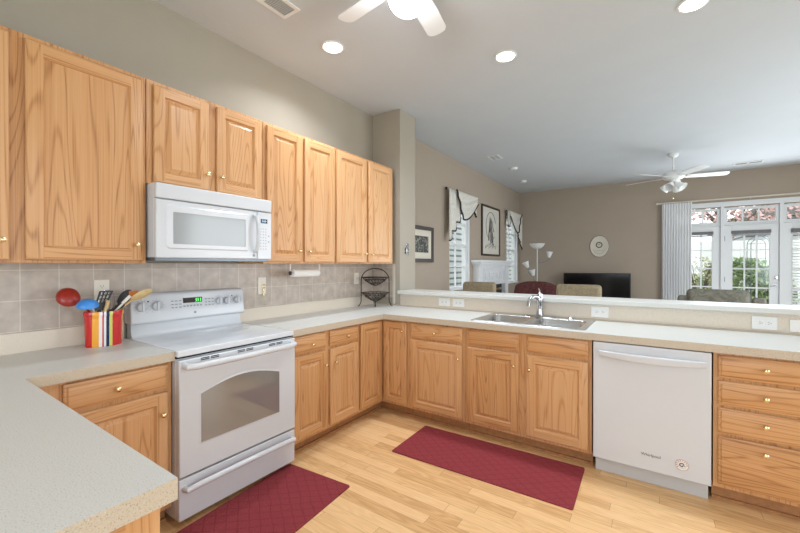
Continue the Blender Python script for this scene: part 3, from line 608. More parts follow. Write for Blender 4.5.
# peninsula cabinet (its end panel shows under the counter's end)
t = thing('peninsula_cabinet', 'oak peninsula base cabinet under the nearest stretch of countertop', 'cabinet', (1.2, -0.88, 0))
MB().box((0.63, -1.19, 0.10), (1.80, -0.585, 0.868), OAKZ).build('body', t, smooth=0)
MB().box((0.70, -1.12, 0.0), (1.76, -0.67, 0.0995), M['oak_kick']).build('toe_kick', t, smooth=0)
mb = MB(); mb.box((1.8005, -1.19, 0.10), (1.816, -0.585, 0.868), OAKZ); mb.box((1.8165, -0.640, 0.0), (1.834, -0.578, 0.868), OAKZ); mb.box((1.8165, -1.19, 0.0), (1.834, -1.135, 0.868), OAKZ); mb.box((1.8165, -1.135, 0.80), (1.834, -0.640, 0.868), OAKY); mb.box((1.8165, -1.135, 0.0), (1.834, -0.640, 0.12), OAKY)
mb.build('end_panel', t, smooth=0)

# wall cabinets
def wall_unit(label, y0, y1, z0, z1):
    t = thing('wall_cabinet', label, 'cabinet', (0.0, (y0 + y1) / 2, z0))
    MB().box((0.009, y0 + 0.001, z0), (0.301, y1 - 0.001, z1), OAKZ).build('body', t, smooth=0)
    MB().box((0.3015, y0 + 0.001, z0), (0.3205, y1 - 0.001, z1), OAKZ).build('face_frame', t, smooth=0, bevel=0.001)
    return t
UF = 0.321; ZT = 2.415
t = wall_unit('tall wide oak wall cabinet with broad flat-panel doors above the utensil crock', -1.25, -0.001, 1.372, ZT)
front(t, 'door', 'L', -1.23, -0.545, 1.385, 2.392, (-0.572, 1.472), raised=False, fx=UF)
front(t, 'door', 'L', -0.493, -0.020, 1.385, 2.392, (-0.057, 1.472), raised=False, fx=UF, sw=0.060)
t = wall_unit('short oak wall cabinet with two doors directly above the white microwave', 0.001, 0.762, 1.824, ZT)
front(t, 'door', 'L', 0.034, 0.352, 1.838, 2.392, (0.335, 1.934), fx=UF); front(t, 'door', 'L', 0.406, 0.738, 1.838, 2.392, (0.430, 1.934), fx=UF)
t = wall_unit('tall two door oak wall cabinet above the paper towel roll', 0.764, 1.502, 1.372, ZT)
front(t, 'door', 'L', 0.786, 1.112, 1.385, 2.392, (1.076, 1.473), fx=UF); front(t, 'door', 'L', 1.146, 1.488, 1.385, 2.392, (1.186, 1.473), fx=UF)
t = wall_unit('tall two door oak wall cabinet above the two tier wire basket', 1.504, 2.405, 1.372, ZT)
front(t, 'door', 'L', 1.520, 1.935, 1.385, 2.392, (1.905, 1.469), fx=UF); front(t, 'door', 'L', 1.972, 2.372, 1.385, 2.392, (2.003, 1.466), fx=UF)

# ------------------------------------------------------------------ worktops
ZC, ZB = 0.914, 0.8685
t = thing('countertop', 'speckled laminate L-shaped worktop of the peninsula reaching to the range', 'countertop', (0.6, -0.6, ZB))
def slab(mb, poly):
    """top face laminate, edges laminate"""
    n = len(poly)
    mb.face([(x, y, ZC) for x, y in poly], M['laminate']); mb.face([(x, y, ZB) for x, y in poly], M['laminate_edge'])
    for k in range(n):
        (x0, y0), (x1, y1) = poly[k], poly[(k + 1) % n]; mb.face([(x0, y0, ZB), (x1, y1, ZB), (x1, y1, ZC), (x0, y0, ZC)], M['laminate_edge'])
mb = MB(); slab(mb, [(0.022, 0.0), (0.022, -1.25), (1.866, -1.25), (1.866, -0.557), (0.648, -0.557), (0.648, 0.0)]); mb.build('slab', t, smooth=0)
MB().box((0.009, -1.25, ZB), (0.0215, -0.001, 1.016), M['laminate_beige']).build('backsplash', t, smooth=0, bevel=0.002)
t = thing('countertop', 'speckled laminate L-shaped worktop with the sink, from the range past the dishwasher', 'countertop', (1.5, 2.1, ZB))
mb = MB(); SX0, SX1, SY0, SY1 = 1.487, 2.281, 1.897, 2.408
poly_out = [(0.022, 0.765), (0.648, 0.765), (0.648, 1.795), (3.47, 1.795), (3.47, 2.447), (0.022, 2.447)]
bm = bmesh.new()
def loop(pts, z):
    vs = [bm.verts.new((x, y, z)) for x, y in pts]; return vs, [bm.edges.new((vs[i], vs[(i + 1) % len(vs)])) for i in range(len(vs))]
hole = [(SX0, SY0), (SX1, SY0), (SX1, SY1), (SX0, SY1)]
for z, mt in ((ZC, 'laminate'), (ZB, 'laminate_edge')):
    bm.clear(); v1, e1 = loop(poly_out, z); v2, e2 = loop(hole, z); bmesh.ops.triangle_fill(bm, use_beauty=True, edges=e1 + e2)
    for f in bm.faces: mb.face([v.co[:] for v in f.verts], M[mt])
bm.free()
for pts in (poly_out, hole):
    for k in range(len(pts)):
        (x0, y0), (x1, y1) = pts[k], pts[(k + 1) % len(pts)]; mb.face([(x0, y0, ZB), (x1, y1, ZB), (x1, y1, ZC), (x0, y0, ZC)], M['laminate_edge'])
mb.build('slab', t, smooth=0)
mb = MB(); mb.box((0.009, 0.765, ZB), (0.0215, 2.447, 1.016), M['laminate_beige']); mb.build('backsplash', t, smooth=0, bevel=0.002)
MB().box((0.022, 2.4475, ZB), (3.47, 2.4515, 0.925), M['laminate_edge']).build('rear_strip', t, smooth=0)
t = tag(MB().box((0.386, 2.40, 1.045), (4.66, 2.74, 1.083), M['laminate']).build('bar_top', smooth=0, bevel=0.006), 'raised pale laminate bar ledge running along the top of the half wall', 'bar ledge')

# ------------------------------------------------------------------ sink and faucet
t = thing('kitchen_sink', 'double bowl stainless steel sink set in the worktop', 'sink', (1.884, 2.15, ZC))
bm = bmesh.new(); top = ZC + 0.006
ctr = [(1.683, 2.125), (2.085, 2.125)]; bw, bh = 0.355, 0.395
def loop2(pts, z):
    vs = [bm.verts.new((x, y, z)) for x, y in pts]; return [bm.edges.new((vs[i], vs[(i + 1) % len(vs)])) for i in range(len(vs))]
es = loop2([(1.884 + x, 2.1525 + y) for x, y in rrect(0.838, 0.556, 0.03)], top)
for c in ctr: es += loop2([(c[0] + x, c[1] + y) for x, y in rrect(bw, bh, 0.055)], top)
bmesh.ops.triangle_fill(bm, use_beauty=True, edges=es)
mb = MB()
for f in bm.faces: mb.face([v.co[:] for v in f.verts], M['steel'])
bm.free()
def ring_loft(mb, cx, cy, rings, mat, cap=True):
    L_ = [[(cx + x, cy + y, z) for x, y in rrect(w, h, r)] for w, h, r, z in rings]
    for a, b in zip(L_, L_[1:]):
        n = len(a)
        for k in range(n): mb.face([a[k], a[(k + 1) % n], b[(k + 1) % n], b[k]], mat)
    if cap: mb.face(L_[-1], mat)
ring_loft(mb, 1.884, 2.1525, [(0.838, 0.556, 0.03, top), (0.846, 0.564, 0.034, ZC + 0.0005)], M['steel'], cap=False)
mb.build('rim', t, smooth=30)
for c in ctr:
    mb = MB(); ring_loft(mb, c[0], c[1], [(bw, bh, 0.055, top), (bw - 0.008, bh - 0.008, 0.053, top - 0.006), (bw - 0.016, bh - 0.016, 0.05, ZC - 0.12), (bw - 0.04, bh - 0.04, 0.05, ZC - 0.165), (bw - 0.10, bh - 0.10, 0.05, ZC - 0.175)], M['steel'])
    bo = mb.build('bowl', t, smooth=40)
    MB().lathe([(0.0, 0.004), (0.02, 0.003), (0.038, 0.004), (0.042, 0.0)], (c[0], c[1], ZC - 0.1748), M['chrome'], 20).build('drain', bo)
MB().lathe([(0.024, 0), (0.024, 0.006), (0.018, 0.012), (0, 0.013)], (2.13, 2.375, top), M['chrome'], 20).build('hole_cap', t)
t = thing('faucet', 'chrome single lever faucet standing behind the double bowl sink', 'faucet', (1.885, 2.375, top))
mb = MB(); mb.add([(1.885 + x, 2.375 + y, top) for x, y in rrect(0.26, 0.055, 0.027)] + [(1.885 + x, 2.375 + y, top + 0.012) for x, y in rrect(0.25, 0.046, 0.022)], [], M['chrome'])
r0 = [(1.885 + x, 2.375 + y, top) for x, y in rrect(0.26, 0.055, 0.027)]; r1 = [(1.885 + x, 2.375 + y, top + 0.012) for x, y in rrect(0.25, 0.046, 0.022)]
for k in range(len(r0)): mb.face([r0[k], r0[(k + 1) % len(r0)], r1[(k + 1) % len(r0)], r1[k]], M['chrome'])
mb.face(r1, M['chrome']); mb.build('deck_plate', t)
MB().lathe([(0.032, 0.012), (0.030, 0.02), (0.025, 0.05), (0.024, 0.11), (0.028, 0.125), (0.029, 0.155), (0.025, 0.17), (0.0, 0.174)], (1.885, 2.375, top), M['chrome'], 24).build('column', t)
mb = MB(); mb.tube([(1.885, 2.375, top + 0.14), (1.866, 2.345, top + 0.170), (1.846, 2.305, top + 0.174), (1.830, 2.270, top + 0.150), (1.824, 2.258, top + 0.120), (1.823, 2.254, top + 0.095)], [0.018, 0.018, 0.017, 0.016, 0.016, 0.017], M['chrome'], 14); mb.build('spout', t)
mb = MB(); mb.lathe([(0.021, 0.174), (0.019, 0.195), (0.010, 0.205), (0, 0.206)], (1.885, 2.375, top), M['chrome'], 20); mb.tube([(1.885, 2.375, top + 0.195), (1.880, 2.384, top + 0.222), (1.870, 2.393, top + 0.238)], [0.010, 0.008, 0.006], M['chrome'], 10); mb.build('lever', t)

# ------------------------------------------------------------------ electric range
t = thing('electric_range', 'white freestanding electric range with smooth cooktop and striped crock beside it', 'stove', (0.35, 0.381, 0))
Y0, Y1 = 0.004, 0.752
mb = MB(); mb.box((0.03, Y0, 0.035), (0.645, Y1, 0.872), M['appl']); mb.build('body', t, smooth=0, bevel=0.003)
for x in (0.10, 0.60):
    for y in (0.06, 0.70): MB().lathe([(0.018, 0), (0.018, 0.034)], (x, y, 0), M['black'], 12).build('foot', t)
mb = MB(); mb.box((0.03, Y0 + 0.004, 0.872), (0.648, Y1 - 0.004, 0.884), M['gap']); mb.build('gap_strip', t, smooth=0)  # dark strip filling the gap below the cooktop
ck = MB(); ck.box((0.032, Y0 - 0.001, 0.884), (0.672, Y1 + 0.001, 0.917), M['appl_glass']); ck = ck.build('cooktop', t, smooth=30, bevel=0.006, seg=3)
for cx, cy, r in ((0.50, 0.20, 0.105), (0.50, 0.57, 0.082), (0.25, 0.20, 0.082), (0.25, 0.57, 0.105)):
    for rr in (r, r * 0.62):
        mb = MB(); n = 40
        for k in range(n):
            if (k % 5) == 4: continue
            a0, a1 = 2 * PI * k / n, 2 * PI * (k + 0.8) / n
            mb.face([(cx + (rr - 0.005) * math.cos(a0), cy + (rr - 0.005) * math.sin(a0), 0.9175), (cx + rr * math.cos(a0), cy + rr * math.sin(a0), 0.9175), (cx + rr * math.cos(a1), cy + rr * math.sin(a1), 0.9175), (cx + (rr - 0.005) * math.cos(a1), cy + (rr - 0.005) * math.sin(a1), 0.9175)], M['mark_grey'])
        mb.build('burner_ring', ck, smooth=0)
# backguard: riser + tilted control console (profile in x,z extruded along y)
mb = MB(); mb.prism([(0.012, 0.90), (0.10, 0.915), (0.082, 0.925), (0.070, 0.95), (0.066, 1.005), (0.012, 1.005)], 'y', Y0 + 0.012, Y1 - 0.012, M['appl']); mb.build('riser', t, smooth=30)
mb = MB(); mb.prism([(0.012, 1.0), (0.100, 0.998), (0.110, 1.006), (0.094, 1.165), (0.082, 1.182), (0.060, 1.186), (0.012, 1.186)], 'y', Y0 - 0.001, Y1 + 0.001, M['appl']); con = mb.build('control_console', t, smooth=30, bevel=0.008, seg=3)
def cx_at(z): return lerp(0.110, 0.094, (z - 1.006) / 0.159)
def on_console(y, z, n=0.0):  # point on sloping face
    return (cx_at(z) + n, y, z)
for y in (0.062, 0.146, 0.552, 0.613, 0.692):
    z = 1.104; big = y < 0.3; r = 0.030 if big else 0.026
    mb = MB(); mb.lathe([(r + 0.007, 0.0), (r + 0.007, 0.0015), (r, 0.002), (r - 0.003, 0.020), (r - 0.006, 0.022), (0, 0.022)], on_console(y, z, -0.0005), M['appl_knob'], 24, 'x'); mb.box((cx_at(z) + 0.018, y - 0.005, z - r * 0.9), (cx_at(z) + 0.032, y + 0.005, z + r * 0.9), M['appl'])
    kb = mb.build('knob', con)
    mk = MB()
    for k in range(11):
        a = -0.9 + 5.0 * k / 10; mk.box((cx_at(z) + 0.0, y + (r + 0.012) * math.cos(a) - 0.0018, z + (r + 0.012) * math.sin(a) - 0.0018), (cx_at(z + (r + 0.012) * math.sin(a)) + 0.0012, y + (r + 0.012) * math.cos(a) + 0.0018, z + (r + 0.012) * math.sin(a) + 0.0018), M['mark_grey'])
    mk.build('dial_mark', kb, smooth=0)
mb = MB(); mb.box((0.085, 0.306, 1.108), (cx_at(1.108) + 0.0015, 0.432, 1.142), M['display']); dp = mb.build('display', con, smooth=0)
mb = MB()
for y in (0.385, 0.398, 0.415):
    xx = cx_at(1.108) + 0.0018
    for zz in (1.114, 1.124, 1.133): mb.box((xx - 0.001, y, zz), (xx + 0.0006, y + 0.008, zz + 0.002), M['led_green'])
    mb.box((xx - 0.001, y + 0.007, 1.114), (xx + 0.0006, y + 0.009, 1.135), M['led_green'])
mb.build('digits', dp, smooth=0)
mb = MB()
for ys_ in ([0.232 + 0.024 * k for k in range(3)], [0.452 + 0.024 * k for k in range(3)]):
    mb = MB()
    for y in ys_:
        for z in (1.080, 1.100, 1.122): mb.box((0.085, y, z), (cx_at(z) + 0.0012, y + 0.015, z + 0.007), M['mark_grey'])
    mb.build('keypad_print', con, smooth=0)
mb = MB()
for k in range(6): mb.box((0.085, 0.307 + 0.022 * k, 1.082), (cx_at(1.082) + 0.0012, 0.320 + 0.022 * k, 1.092), M['mark_grey'])
mb.build('keypad_print', con, smooth=0)
MB().lathe([(0.008, 0), (0.008, 0.0018), (0, 0.002)], on_console(0.382, 1.041, -0.0004), M['mark_grey'], 16, 'x').build('maker_badge', con)
for y in (0.098, 0.655): MB().lathe([(0.005, 0), (0.005, 0.002), (0, 0.0022)], on_console(y, 1.135, -0.0004), M['mark_dark'], 10, 'x').build('indicator_lamp', con)
# oven door
dr = MB(); dr.box((0.646, Y0, 0.262), (0.684, Y1, 0.868), M['appl']); dr = dr.build('oven_door', t, smooth=30, bevel=0.006, seg=3)
wp = [(0.115, 0.41), (0.622, 0.41), (0.622, 0.672)] + [(lerp(0.622, 0.115, k / 10), 0.672 + 0.05 * math.sin(PI * k / 10)) for k in range(1, 10)] + [(0.115, 0.672)]
fr_ = MB(); n = len(wp); cy_ = 0.3685; cz_ = 0.55
o_ = [(cy_ + (y - cy_) * 1.035, cz_ + (z - cz_) * 1.06) for y, z in wp]
for k in range(n):
    j = (k + 1) % n; fr_.face([(0.6842, *o_[k]), (0.6842, *o_[j]), (0.6862, *wp[j]), (0.6862, *wp[k])], M['appl'])
fr_.build('window_bezel', dr, smooth=0)
MB().prism(wp, 'x', 0.6835, 0.6855, M['oven_glass']).build('oven_window', dr, smooth=0)
mb = MB(); mb.tube([(0.684, 0.030, 0.842), (0.715, 0.034, 0.836), (0.728, 0.075, 0.834), (0.733, 0.38, 0.834), (0.728, 0.682, 0.834), (0.715, 0.720, 0.836), (0.684, 0.724, 0.838)], 0.0175, M['appl'], 12); mb.build('door_handle', dr)
for yy in (0.115, 0.330, 0.545):
    mb = MB()
    for k in range(2):
        for q in range(2): mb.box((0.6838, yy + k * 0.056, 0.850 + q * 0.0085), (0.685, yy + k * 0.056 + 0.046, 0.855 + q * 0.0085), M['gap'])
    mb.build('vent_slot', dr, smooth=0)
dw = MB(); dw.box((0.646, Y0, 0.036), (0.680, Y1, 0.250), M['appl']); dw = dw.build('storage_drawer', t, smooth=30, bevel=0.006, seg=3)
mb = MB(); mb.tube([(0.68, 0.030, 0.200), (0.712, 0.034, 0.200), (0.722, 0.09, 0.210), (0.724, 0.38, 0.214), (0.722, 0.66, 0.210), (0.712, 0.718, 0.200), (0.68, 0.722, 0.200)], [0.0155] * 7, M['appl'], 12); mb.build('drawer_handle', dw)

# ------------------------------------------------------------------ microwave
t = thing('microwave', 'white over-range microwave oven mounted under the short oak cabinet', 'microwave', (0.2, 0.381, 1.385))
MB().box((0.009, 0.006, 1.405), (0.398, 0.756, 1.820), M['appl']).build('body', t, smooth=0, bevel=0.003)
MB().box((0.02, 0.012, 1.385), (0.405, 0.750, 1.4045), M['grey_metal']).build('base_plate', t, smooth=0, bevel=0.002)
MB().box((0.3985, 0.006, 1.735), (0.432, 0.756, 1.820), M['appl']).build('vent_panel', t, smooth=30, bevel=0.008, seg=3)
dr = MB().box((0.3985, 0.006, 1.402), (0.428, 0.640, 1.730), M['appl']).build('door', t, smooth=30, bevel=0.007, seg=3)
mb = MB()
def yz_ring(mb, x0, x1, outer, inner, mat):
    n = len(outer)
    for k in range(n):
        j = (k + 1) % n; mb.face([(x0, *outer[k]), (x0, *outer[j]), (x1, *inner[j]), (x1, *inner[k])], mat)
oc = [(0.315 + a, 1.578 + b) for a, b in rrect(0.520, 0.250, 0.02)]; ic = [(0.315 + a, 1.578 + b) for a, b in rrect(0.505, 0.235, 0.016)]; ic2 = [(0.320 + a, 1.573 + b) for a, b in rrect(0.455, 0.182, 0.004)]
yz_ring(mb, 0.4282, 0.434, oc, ic, M['appl']); yz_ring(mb, 0.434, 0.4335, ic, ic2, M['appl']); mb.build('window_bezel', dr, smooth=30)
MB().prism(ic2, 'x', 0.4285, 0.4315, M['mw_glass']).build('door_window', dr, smooth=0)
mb = MB(); mb.tube([(0.428, 0.618, 1.700), (0.452, 0.618, 1.690), (0.468, 0.620, 1.640), (0.474, 0.620, 1.575), (0.468, 0.620, 1.510), (0.452, 0.618, 1.460), (0.428, 0.618, 1.450)], [0.011, 0.012, 0.013, 0.013, 0.013, 0.012, 0.011], M['appl'], 12); mb.build('door_handle', dr)
MB().box((0.428, 0.606, 1.418), (0.4295, 0.624, 1.434), M['mark_grey']).build('maker_badge', dr, smooth=0)
cp = MB().box((0.3985, 0.643, 1.402), (0.428, 0.756, 1.730), M['appl']).build('control_panel', t, smooth=30, bevel=0.005)
mb = MB(); mb.box((0.428, 0.668, 1.653), (0.4292, 0.722, 1.683), M['display']); dp = mb.build('display', cp, smooth=0)
mb = MB()
for y in (0.682, 0.693, 0.704):
    mb.box((0.4291, y, 1.661), (0.4296, y + 0.002, 1.675), M['led_blue']); mb.box((0.4291, y + 0.002, 1.6665), (0.4296, y + 0.007, 1.6685), M['led_blue'])
mb.build('digits', dp, smooth=0)
mb = MB()
for i in range(3):
    for j in range(8): mb.box((0.428, 0.665 + i * 0.020, 1.470 + j * 0.020), (0.4287, 0.673 + i * 0.020, 1.476 + j * 0.020), M['mark_grey'])
mb.box((0.428, 0.728, 1.52), (0.4287, 0.738, 1.530), M['mark_grey']); mb.box((0.428, 0.728, 1.56), (0.4287, 0.738, 1.570), M['mark_grey'])
mb.build('keypad_print', cp, smooth=0)

# ------------------------------------------------------------------ dishwasher
t = thing('dishwasher', 'white built-in dishwasher with bowed handle, right of none but between sink and drawers', 'dishwasher', (2.665, 2.1, 0))
t['label'] = 'white built-in dishwasher with bowed bar handle between sink cabinet and four drawers'
DX0, DX1 = 2.360, 2.968
MB().box((DX0, 1.845, 0.10), (DX1, 2.44, 0.864), M['gap']).build('tub', t, smooth=0)
dr = MB().box((DX0 + 0.004, 1.795, 0.106), (DX1 - 0.004, 1.8445, 0.862), M['appl']).build('door', t, smooth=30, bevel=0.004)
MB().box((DX0 + 0.012, 1.858, 0.0), (DX1 - 0.012, 1.90, 0.0995), M['toe']).build('toe_panel', t, smooth=0, bevel=0.002)
mb = MB(); n = 20; xs0, xs1 = 2.402, 2.938
top_, bot_ = [], []
def dwp(i, j):
    u = i; s_ = 4 * u * (1 - u); x = lerp(xs0, xs1, u); a = j * 2 * PI
    hh = 0.017 + 0.007 * s_; zc = 0.795 - 0.006 * s_; yc = 1.795 - 0.016 - 0.030 * s_
    ca, sa = math.cos(a), math.sin(a); e = lambda q: math.copysign(abs(q) ** 0.45, q)
    return (x, yc - 0.009 * e(ca), zc + hh * e(sa))
mb.grid(dwp, 24, 20, M['appl'])
for i in (0, 1): mb.face([dwp(i, k / 20) for k in range(20)], M['appl'])
mb.box((xs0 + 0.002, 1.785, 0.782), (xs0 + 0.02, 1.797, 0.808), M['appl']); mb.box((xs1 - 0.02, 1.785, 0.782), (xs1 - 0.002, 1.797, 0.808), M['appl'])
mb.build('door_handle', dr, smooth=40)
def text(body, size, parent, loc, rot, mat, name='lettering', align='CENTER'):
    c = bpy.data.curves.new(name, 'FONT'); c.body = body; c.size = size; c.extrude = 0.0004; c.align_x = align; c.align_y = 'CENTER'; c.materials.append(mat)
    tmp = bpy.data.objects.new(name, c); COL.objects.link(tmp); bpy.context.view_layer.update(); me = bpy.data.meshes.new_from_object(tmp, depsgraph=bpy.context.evaluated_depsgraph_get())
    bpy.data.objects.remove(tmp); bpy.data.curves.remove(c); me.name = name
    o = bpy.data.objects.new(name, me); COL.objects.link(o); o.parent = parent
    pl = LOC.get(parent.name, (0, 0, 0)); o.location = Vector(loc) - Vector(pl); o.rotation_euler = rot; return o
text('Whirlpool', 0.024, dr, (2.679, 1.7944, 0.202), (PI / 2, 0, 0), M['mark_dark'])
mb = MB(); mb.lathe([(0.033, 0), (0.033, -0.0008), (0, -0.001)], (2.831, 1.795, 0.190), M['plate_white'], 28, 'y')
bd = mb.build('round_sticker', dr, smooth=0)
M['badge_red'] = plain('sticker_red', srgb(150, 66, 58), 0.5)
mb = MB(); n = 28
for k in range(n):
    a0, a1 = 2 * PI * k / n, 2 * PI * (k + 1) / n
    for r0_, r1_, on in ((0.0305, 0.0325, True), (0.0235, 0.0275, k % 2 == 0 and k < 17), (0.0195, 0.0205, True)):
        if on: mb.face([(2.831 + r0_ * math.cos(a0), 1.7936, 0.190 + r0_ * math.sin(a0)), (2.831 + r1_ * math.cos(a0), 1.7936, 0.190 + r1_ * math.sin(a0)), (2.831 + r1_ * math.cos(a1), 1.7936, 0.190 + r1_ * math.sin(a1)), (2.831 + r0_ * math.cos(a1), 1.7936, 0.190 + r0_ * math.sin(a1))], M['badge_red'])
mb.build('sticker_print', bd, smooth=0)
mb = MB(); mb.tube([(2.831 + 0.011 * math.cos(a), 1.7938, 0.190 + 0.009 * math.sin(a)) for a in [0.6 + 4.6 * k / 12 for k in range(13)]], 0.0028, M['mark_dark'], 6); mb.box((2.833, 1.7925, 0.186), (2.846, 1.7942, 0.190), M['mark_dark']); mb.build('sticker_emblem', bd)

# ------------------------------------------------------------------ floor mats
def rug(label, cx, cy, lx, ly, rz):
    mb = MB(); r = rrect(lx, ly, 0.01, 3); n = len(r)
    mb.add([(x, y, 0.001) for x, y in r] + [(x * 0.998, y * 0.998, 0.008) for x, y in r], [list(range(n))[::-1], list(range(n, 2 * n))] + [[k, (k + 1) % n, n + (k + 1) % n, n + k] for k in range(n)], M['rug'])
    o = mb.build('floor_mat', smooth=0); o.location = (cx, cy, 0); o.rotation_euler = (0, 0, rz)
    return tag(o, label, 'rug')
rug('burgundy embossed kitchen mat lying in front of the sink cabinet', 1.712, 1.545, 1.215, 0.51, 0.022)
rug('burgundy embossed kitchen mat lying in front of the white range', 0.942, 0.155, 0.515, 1.22, 0.075)

# ------------------------------------------------------------------ outlets and switches
def plate(name, label, axis, c, w, h, kind, mat, group=None):
    """axis 'x': on a wall facing +x at x=c[0]; 'y': facing -y at y=c[1]"""
    t = thing(name, label, 'switch' if kind == 'switch' else 'outlet', c, 0, group)
    def bx(mb, u0, u1, v0, v1, n0, n1, m_):
        if axis == 'x': mb.box((c[0] + n0, c[1] + u0, c[2] + v0), (c[0] + n1, c[1] + u1, c[2] + v1), m_)
        else: mb.box((c[0] + u0, c[1] - n0, c[2] + v0), (c[0] + u1, c[1] - n1, c[2] + v1), m_)
        return mb
    bx(MB(), -w / 2, w / 2, -h / 2, h / 2, 0.0, 0.006, mat).build('cover_plate', t, smooth=0, bevel=0.002)
    wide = w > h
    if kind == 'outlet':
        for s in (-1, 1):
            u, v = (s * 0.021, 0) if wide else (0, s * 0.021)
            f = bx(MB(), u - 0.0165, u + 0.0165, v - 0.0155, v + 0.0155, 0.0062, 0.0078, mat).build('socket', t, smooth=0)
            mb = MB()
            if wide: bx(mb, u - 0.006, u + 0.004, v + 0.005, v + 0.007, 0.0078, 0.0083, M['mark_dark']); bx(mb, u - 0.006, u + 0.004, v - 0.007, v - 0.005, 0.0078, 0.0083, M['mark_dark']); bx(mb, u + 0.008, u + 0.012, v - 0.002, v + 0.002, 0.0078, 0.0083, M['mark_dark'])
            else: bx(mb, u + 0.005, u + 0.007, v - 0.002, v + 0.007, 0.0078, 0.0083, M['mark_dark']); bx(mb, u - 0.007, u - 0.005, v - 0.002, v + 0.007, 0.0078, 0.0083, M['mark_dark']); bx(mb, u - 0.002, u + 0.002, v - 0.010, v - 0.006, 0.0078, 0.0083, M['mark_dark'])
            mb.build('slot', f, smooth=0)
    else:
        u = 0
        bx(MB(), -0.006, 0.006, -0.012, 0.012, 0.006, 0.014, mat).build('toggle', t, smooth=0, bevel=0.002)
        mb = MB(); bx(mb, -0.002, 0.002, 0.028, 0.032, 0.006, 0.0068, M['mark_grey']); bx(mb, -0.002, 0.002, -0.032, -0.028, 0.006, 0.0068, M['mark_grey']); mb.build('screw', t, smooth=0)
    return t
plate('wall_outlet', 'ivory outlet on the tile behind the utensil crock', 'x', (0.0085, -0.110, 1.215), 0.075, 0.118, 'outlet', M['plate'])
plate('light_switch', 'ivory switch plate on the tile beside the range console', 'x', (0.0085, 0.975, 1.19), 0.075, 0.14, 'switch', M['plate'])
plate('light_switch', 'pale switch plate on the tile beside the two tier wire basket', 'x', (0.0085, 2.16, 1.215), 0.075, 0.125, 'switch', M['plate'])
YH = 2.4615
plate('wall_outlet', 'white outlet under the bar ledge nearest the inside corner', 'y', (0.928, YH, 0.985), 0.125, 0.078, 'outlet', M['plate_white'])
plate('wall_outlet', 'white outlet under the bar ledge, second from the inside corner', 'y', (1.085, YH, 0.985), 0.125, 0.078, 'outlet', M['plate_white'])
plate('wall_outlet', 'white outlet under the bar ledge just beside the sink', 'y', (2.330, YH, 0.983), 0.125, 0.085, 'outlet', M['plate_white'])
plate('wall_outlet', 'white outlet under the bar ledge above the four drawer cabinet', 'y', (3.297, YH, 0.978), 0.125, 0.085, 'outlet', M['plate_white'])
plate('light_switch', 'white switch plate under the bar ledge, beyond the outlet above the four drawer cabinet', 'y', (3.475, YH, 0.972), 0.12, 0.08, 'switch', M['plate_white'])
t = thing('hanging_key', 'small brass key hanging on the switch plate beside the range', 'key', (0.024, 0.985, 1.20))
mb = MB(); mb.tube([(0.024, 0.985 + 0.014 * math.cos(a), 1.185 + 0.016 * math.sin(a)) for a in [2 * PI * k / 12 for k in range(12)]], 0.0028, M['brass'], 6, closed=True); mb.build('bow', t)
mb = MB(); mb.box((0.022, 0.980, 1.105), (0.026, 0.988, 1.170), M['brass']); mb.box((0.022, 0.972, 1.110), (0.026, 0.980, 1.125), M['brass']); mb.build('blade', t, smooth=0)

# ------------------------------------------------------------------ paper towel under the wall cabinet
t = thing('paper_towel_holder', 'white paper towel roll on a holder under the wall cabinet', 'paper towel', (0.17, 1.30, 1.372))
mb = MB()
for y in (1.135, 1.462): mb.box((0.165, y - 0.003, 1.285), (0.175, y + 0.003, 1.3705), M['plate_white']); mb.lathe([(0.017, -0.004), (0.017, 0.004)], (0.17, y, 1.293), M['mark_dark'] if y < 1.2 else M['appl_shade'], 16, 'y')
mb.build('bracket', t)
MB().lathe([(0.033, -0.145), (0.033, 0.145)], (0.17, 1.298, 1.293), M['paper'], 28, 'y').build('towel_roll', t)
MB().tube([(0.17, 1.139, 1.293), (0.17, 1.458, 1.293)], 0.010, M['appl_shade'], 12).build('rod', t)

# ------------------------------------------------------------------ two tier wire basket
BC = Vector((0.205, 2.245, 0)); BU = Vector((0.76, 0.65, 0)); BV = Vector((0.65, -0.76, 0))
t = thing('wire_basket_stand', 'dark iron two tier wire basket stand in the countertop corner', 'fruit basket', (BC.x, BC.y, ZC))
def bp_(u, v, z): return BC + BU * u + BV * v + Vector((0, 0, z))
zf = ZC + 0.0055
pts = [bp_(-0.185, 0, zf), bp_(-0.168, 0, zf + 0.012), bp_(-0.152, 0, zf + 0.045), bp_(-0.15, 0, zf + 0.09), bp_(-0.15, 0, 1.20)]
pts += [bp_(0.15 * math.cos(a), 0, 1.20 + 0.125 * math.sin(a)) for a in [PI - PI * k / 14 for k in range(1, 14)]]
pts += [bp_(0.15, 0, 1.20), bp_(0.15, 0, zf + 0.09), bp_(0.152, 0, zf + 0.045), bp_(0.168, 0, zf + 0.012), bp_(0.185, 0, zf)]
mb = MB(); mb.tube(pts, 0.0052, M['iron'], 8); mb.build('arch_frame', t)
mb = MB(); mb.tube([bp_(0, 0, 0.968), bp_(0, 0.008, 0.945), bp_(0, 0.05, zf), bp_(0, 0.065, zf + 0.012)], 0.005, M['iron'], 8); mb.tube([bp_(0, 0, 0.968), bp_(0, -0.008, 0.945), bp_(0, -0.05, zf), bp_(0, -0.065, zf + 0.012)], 0.005, M['iron'], 8); mb.build('foot_scroll', t)
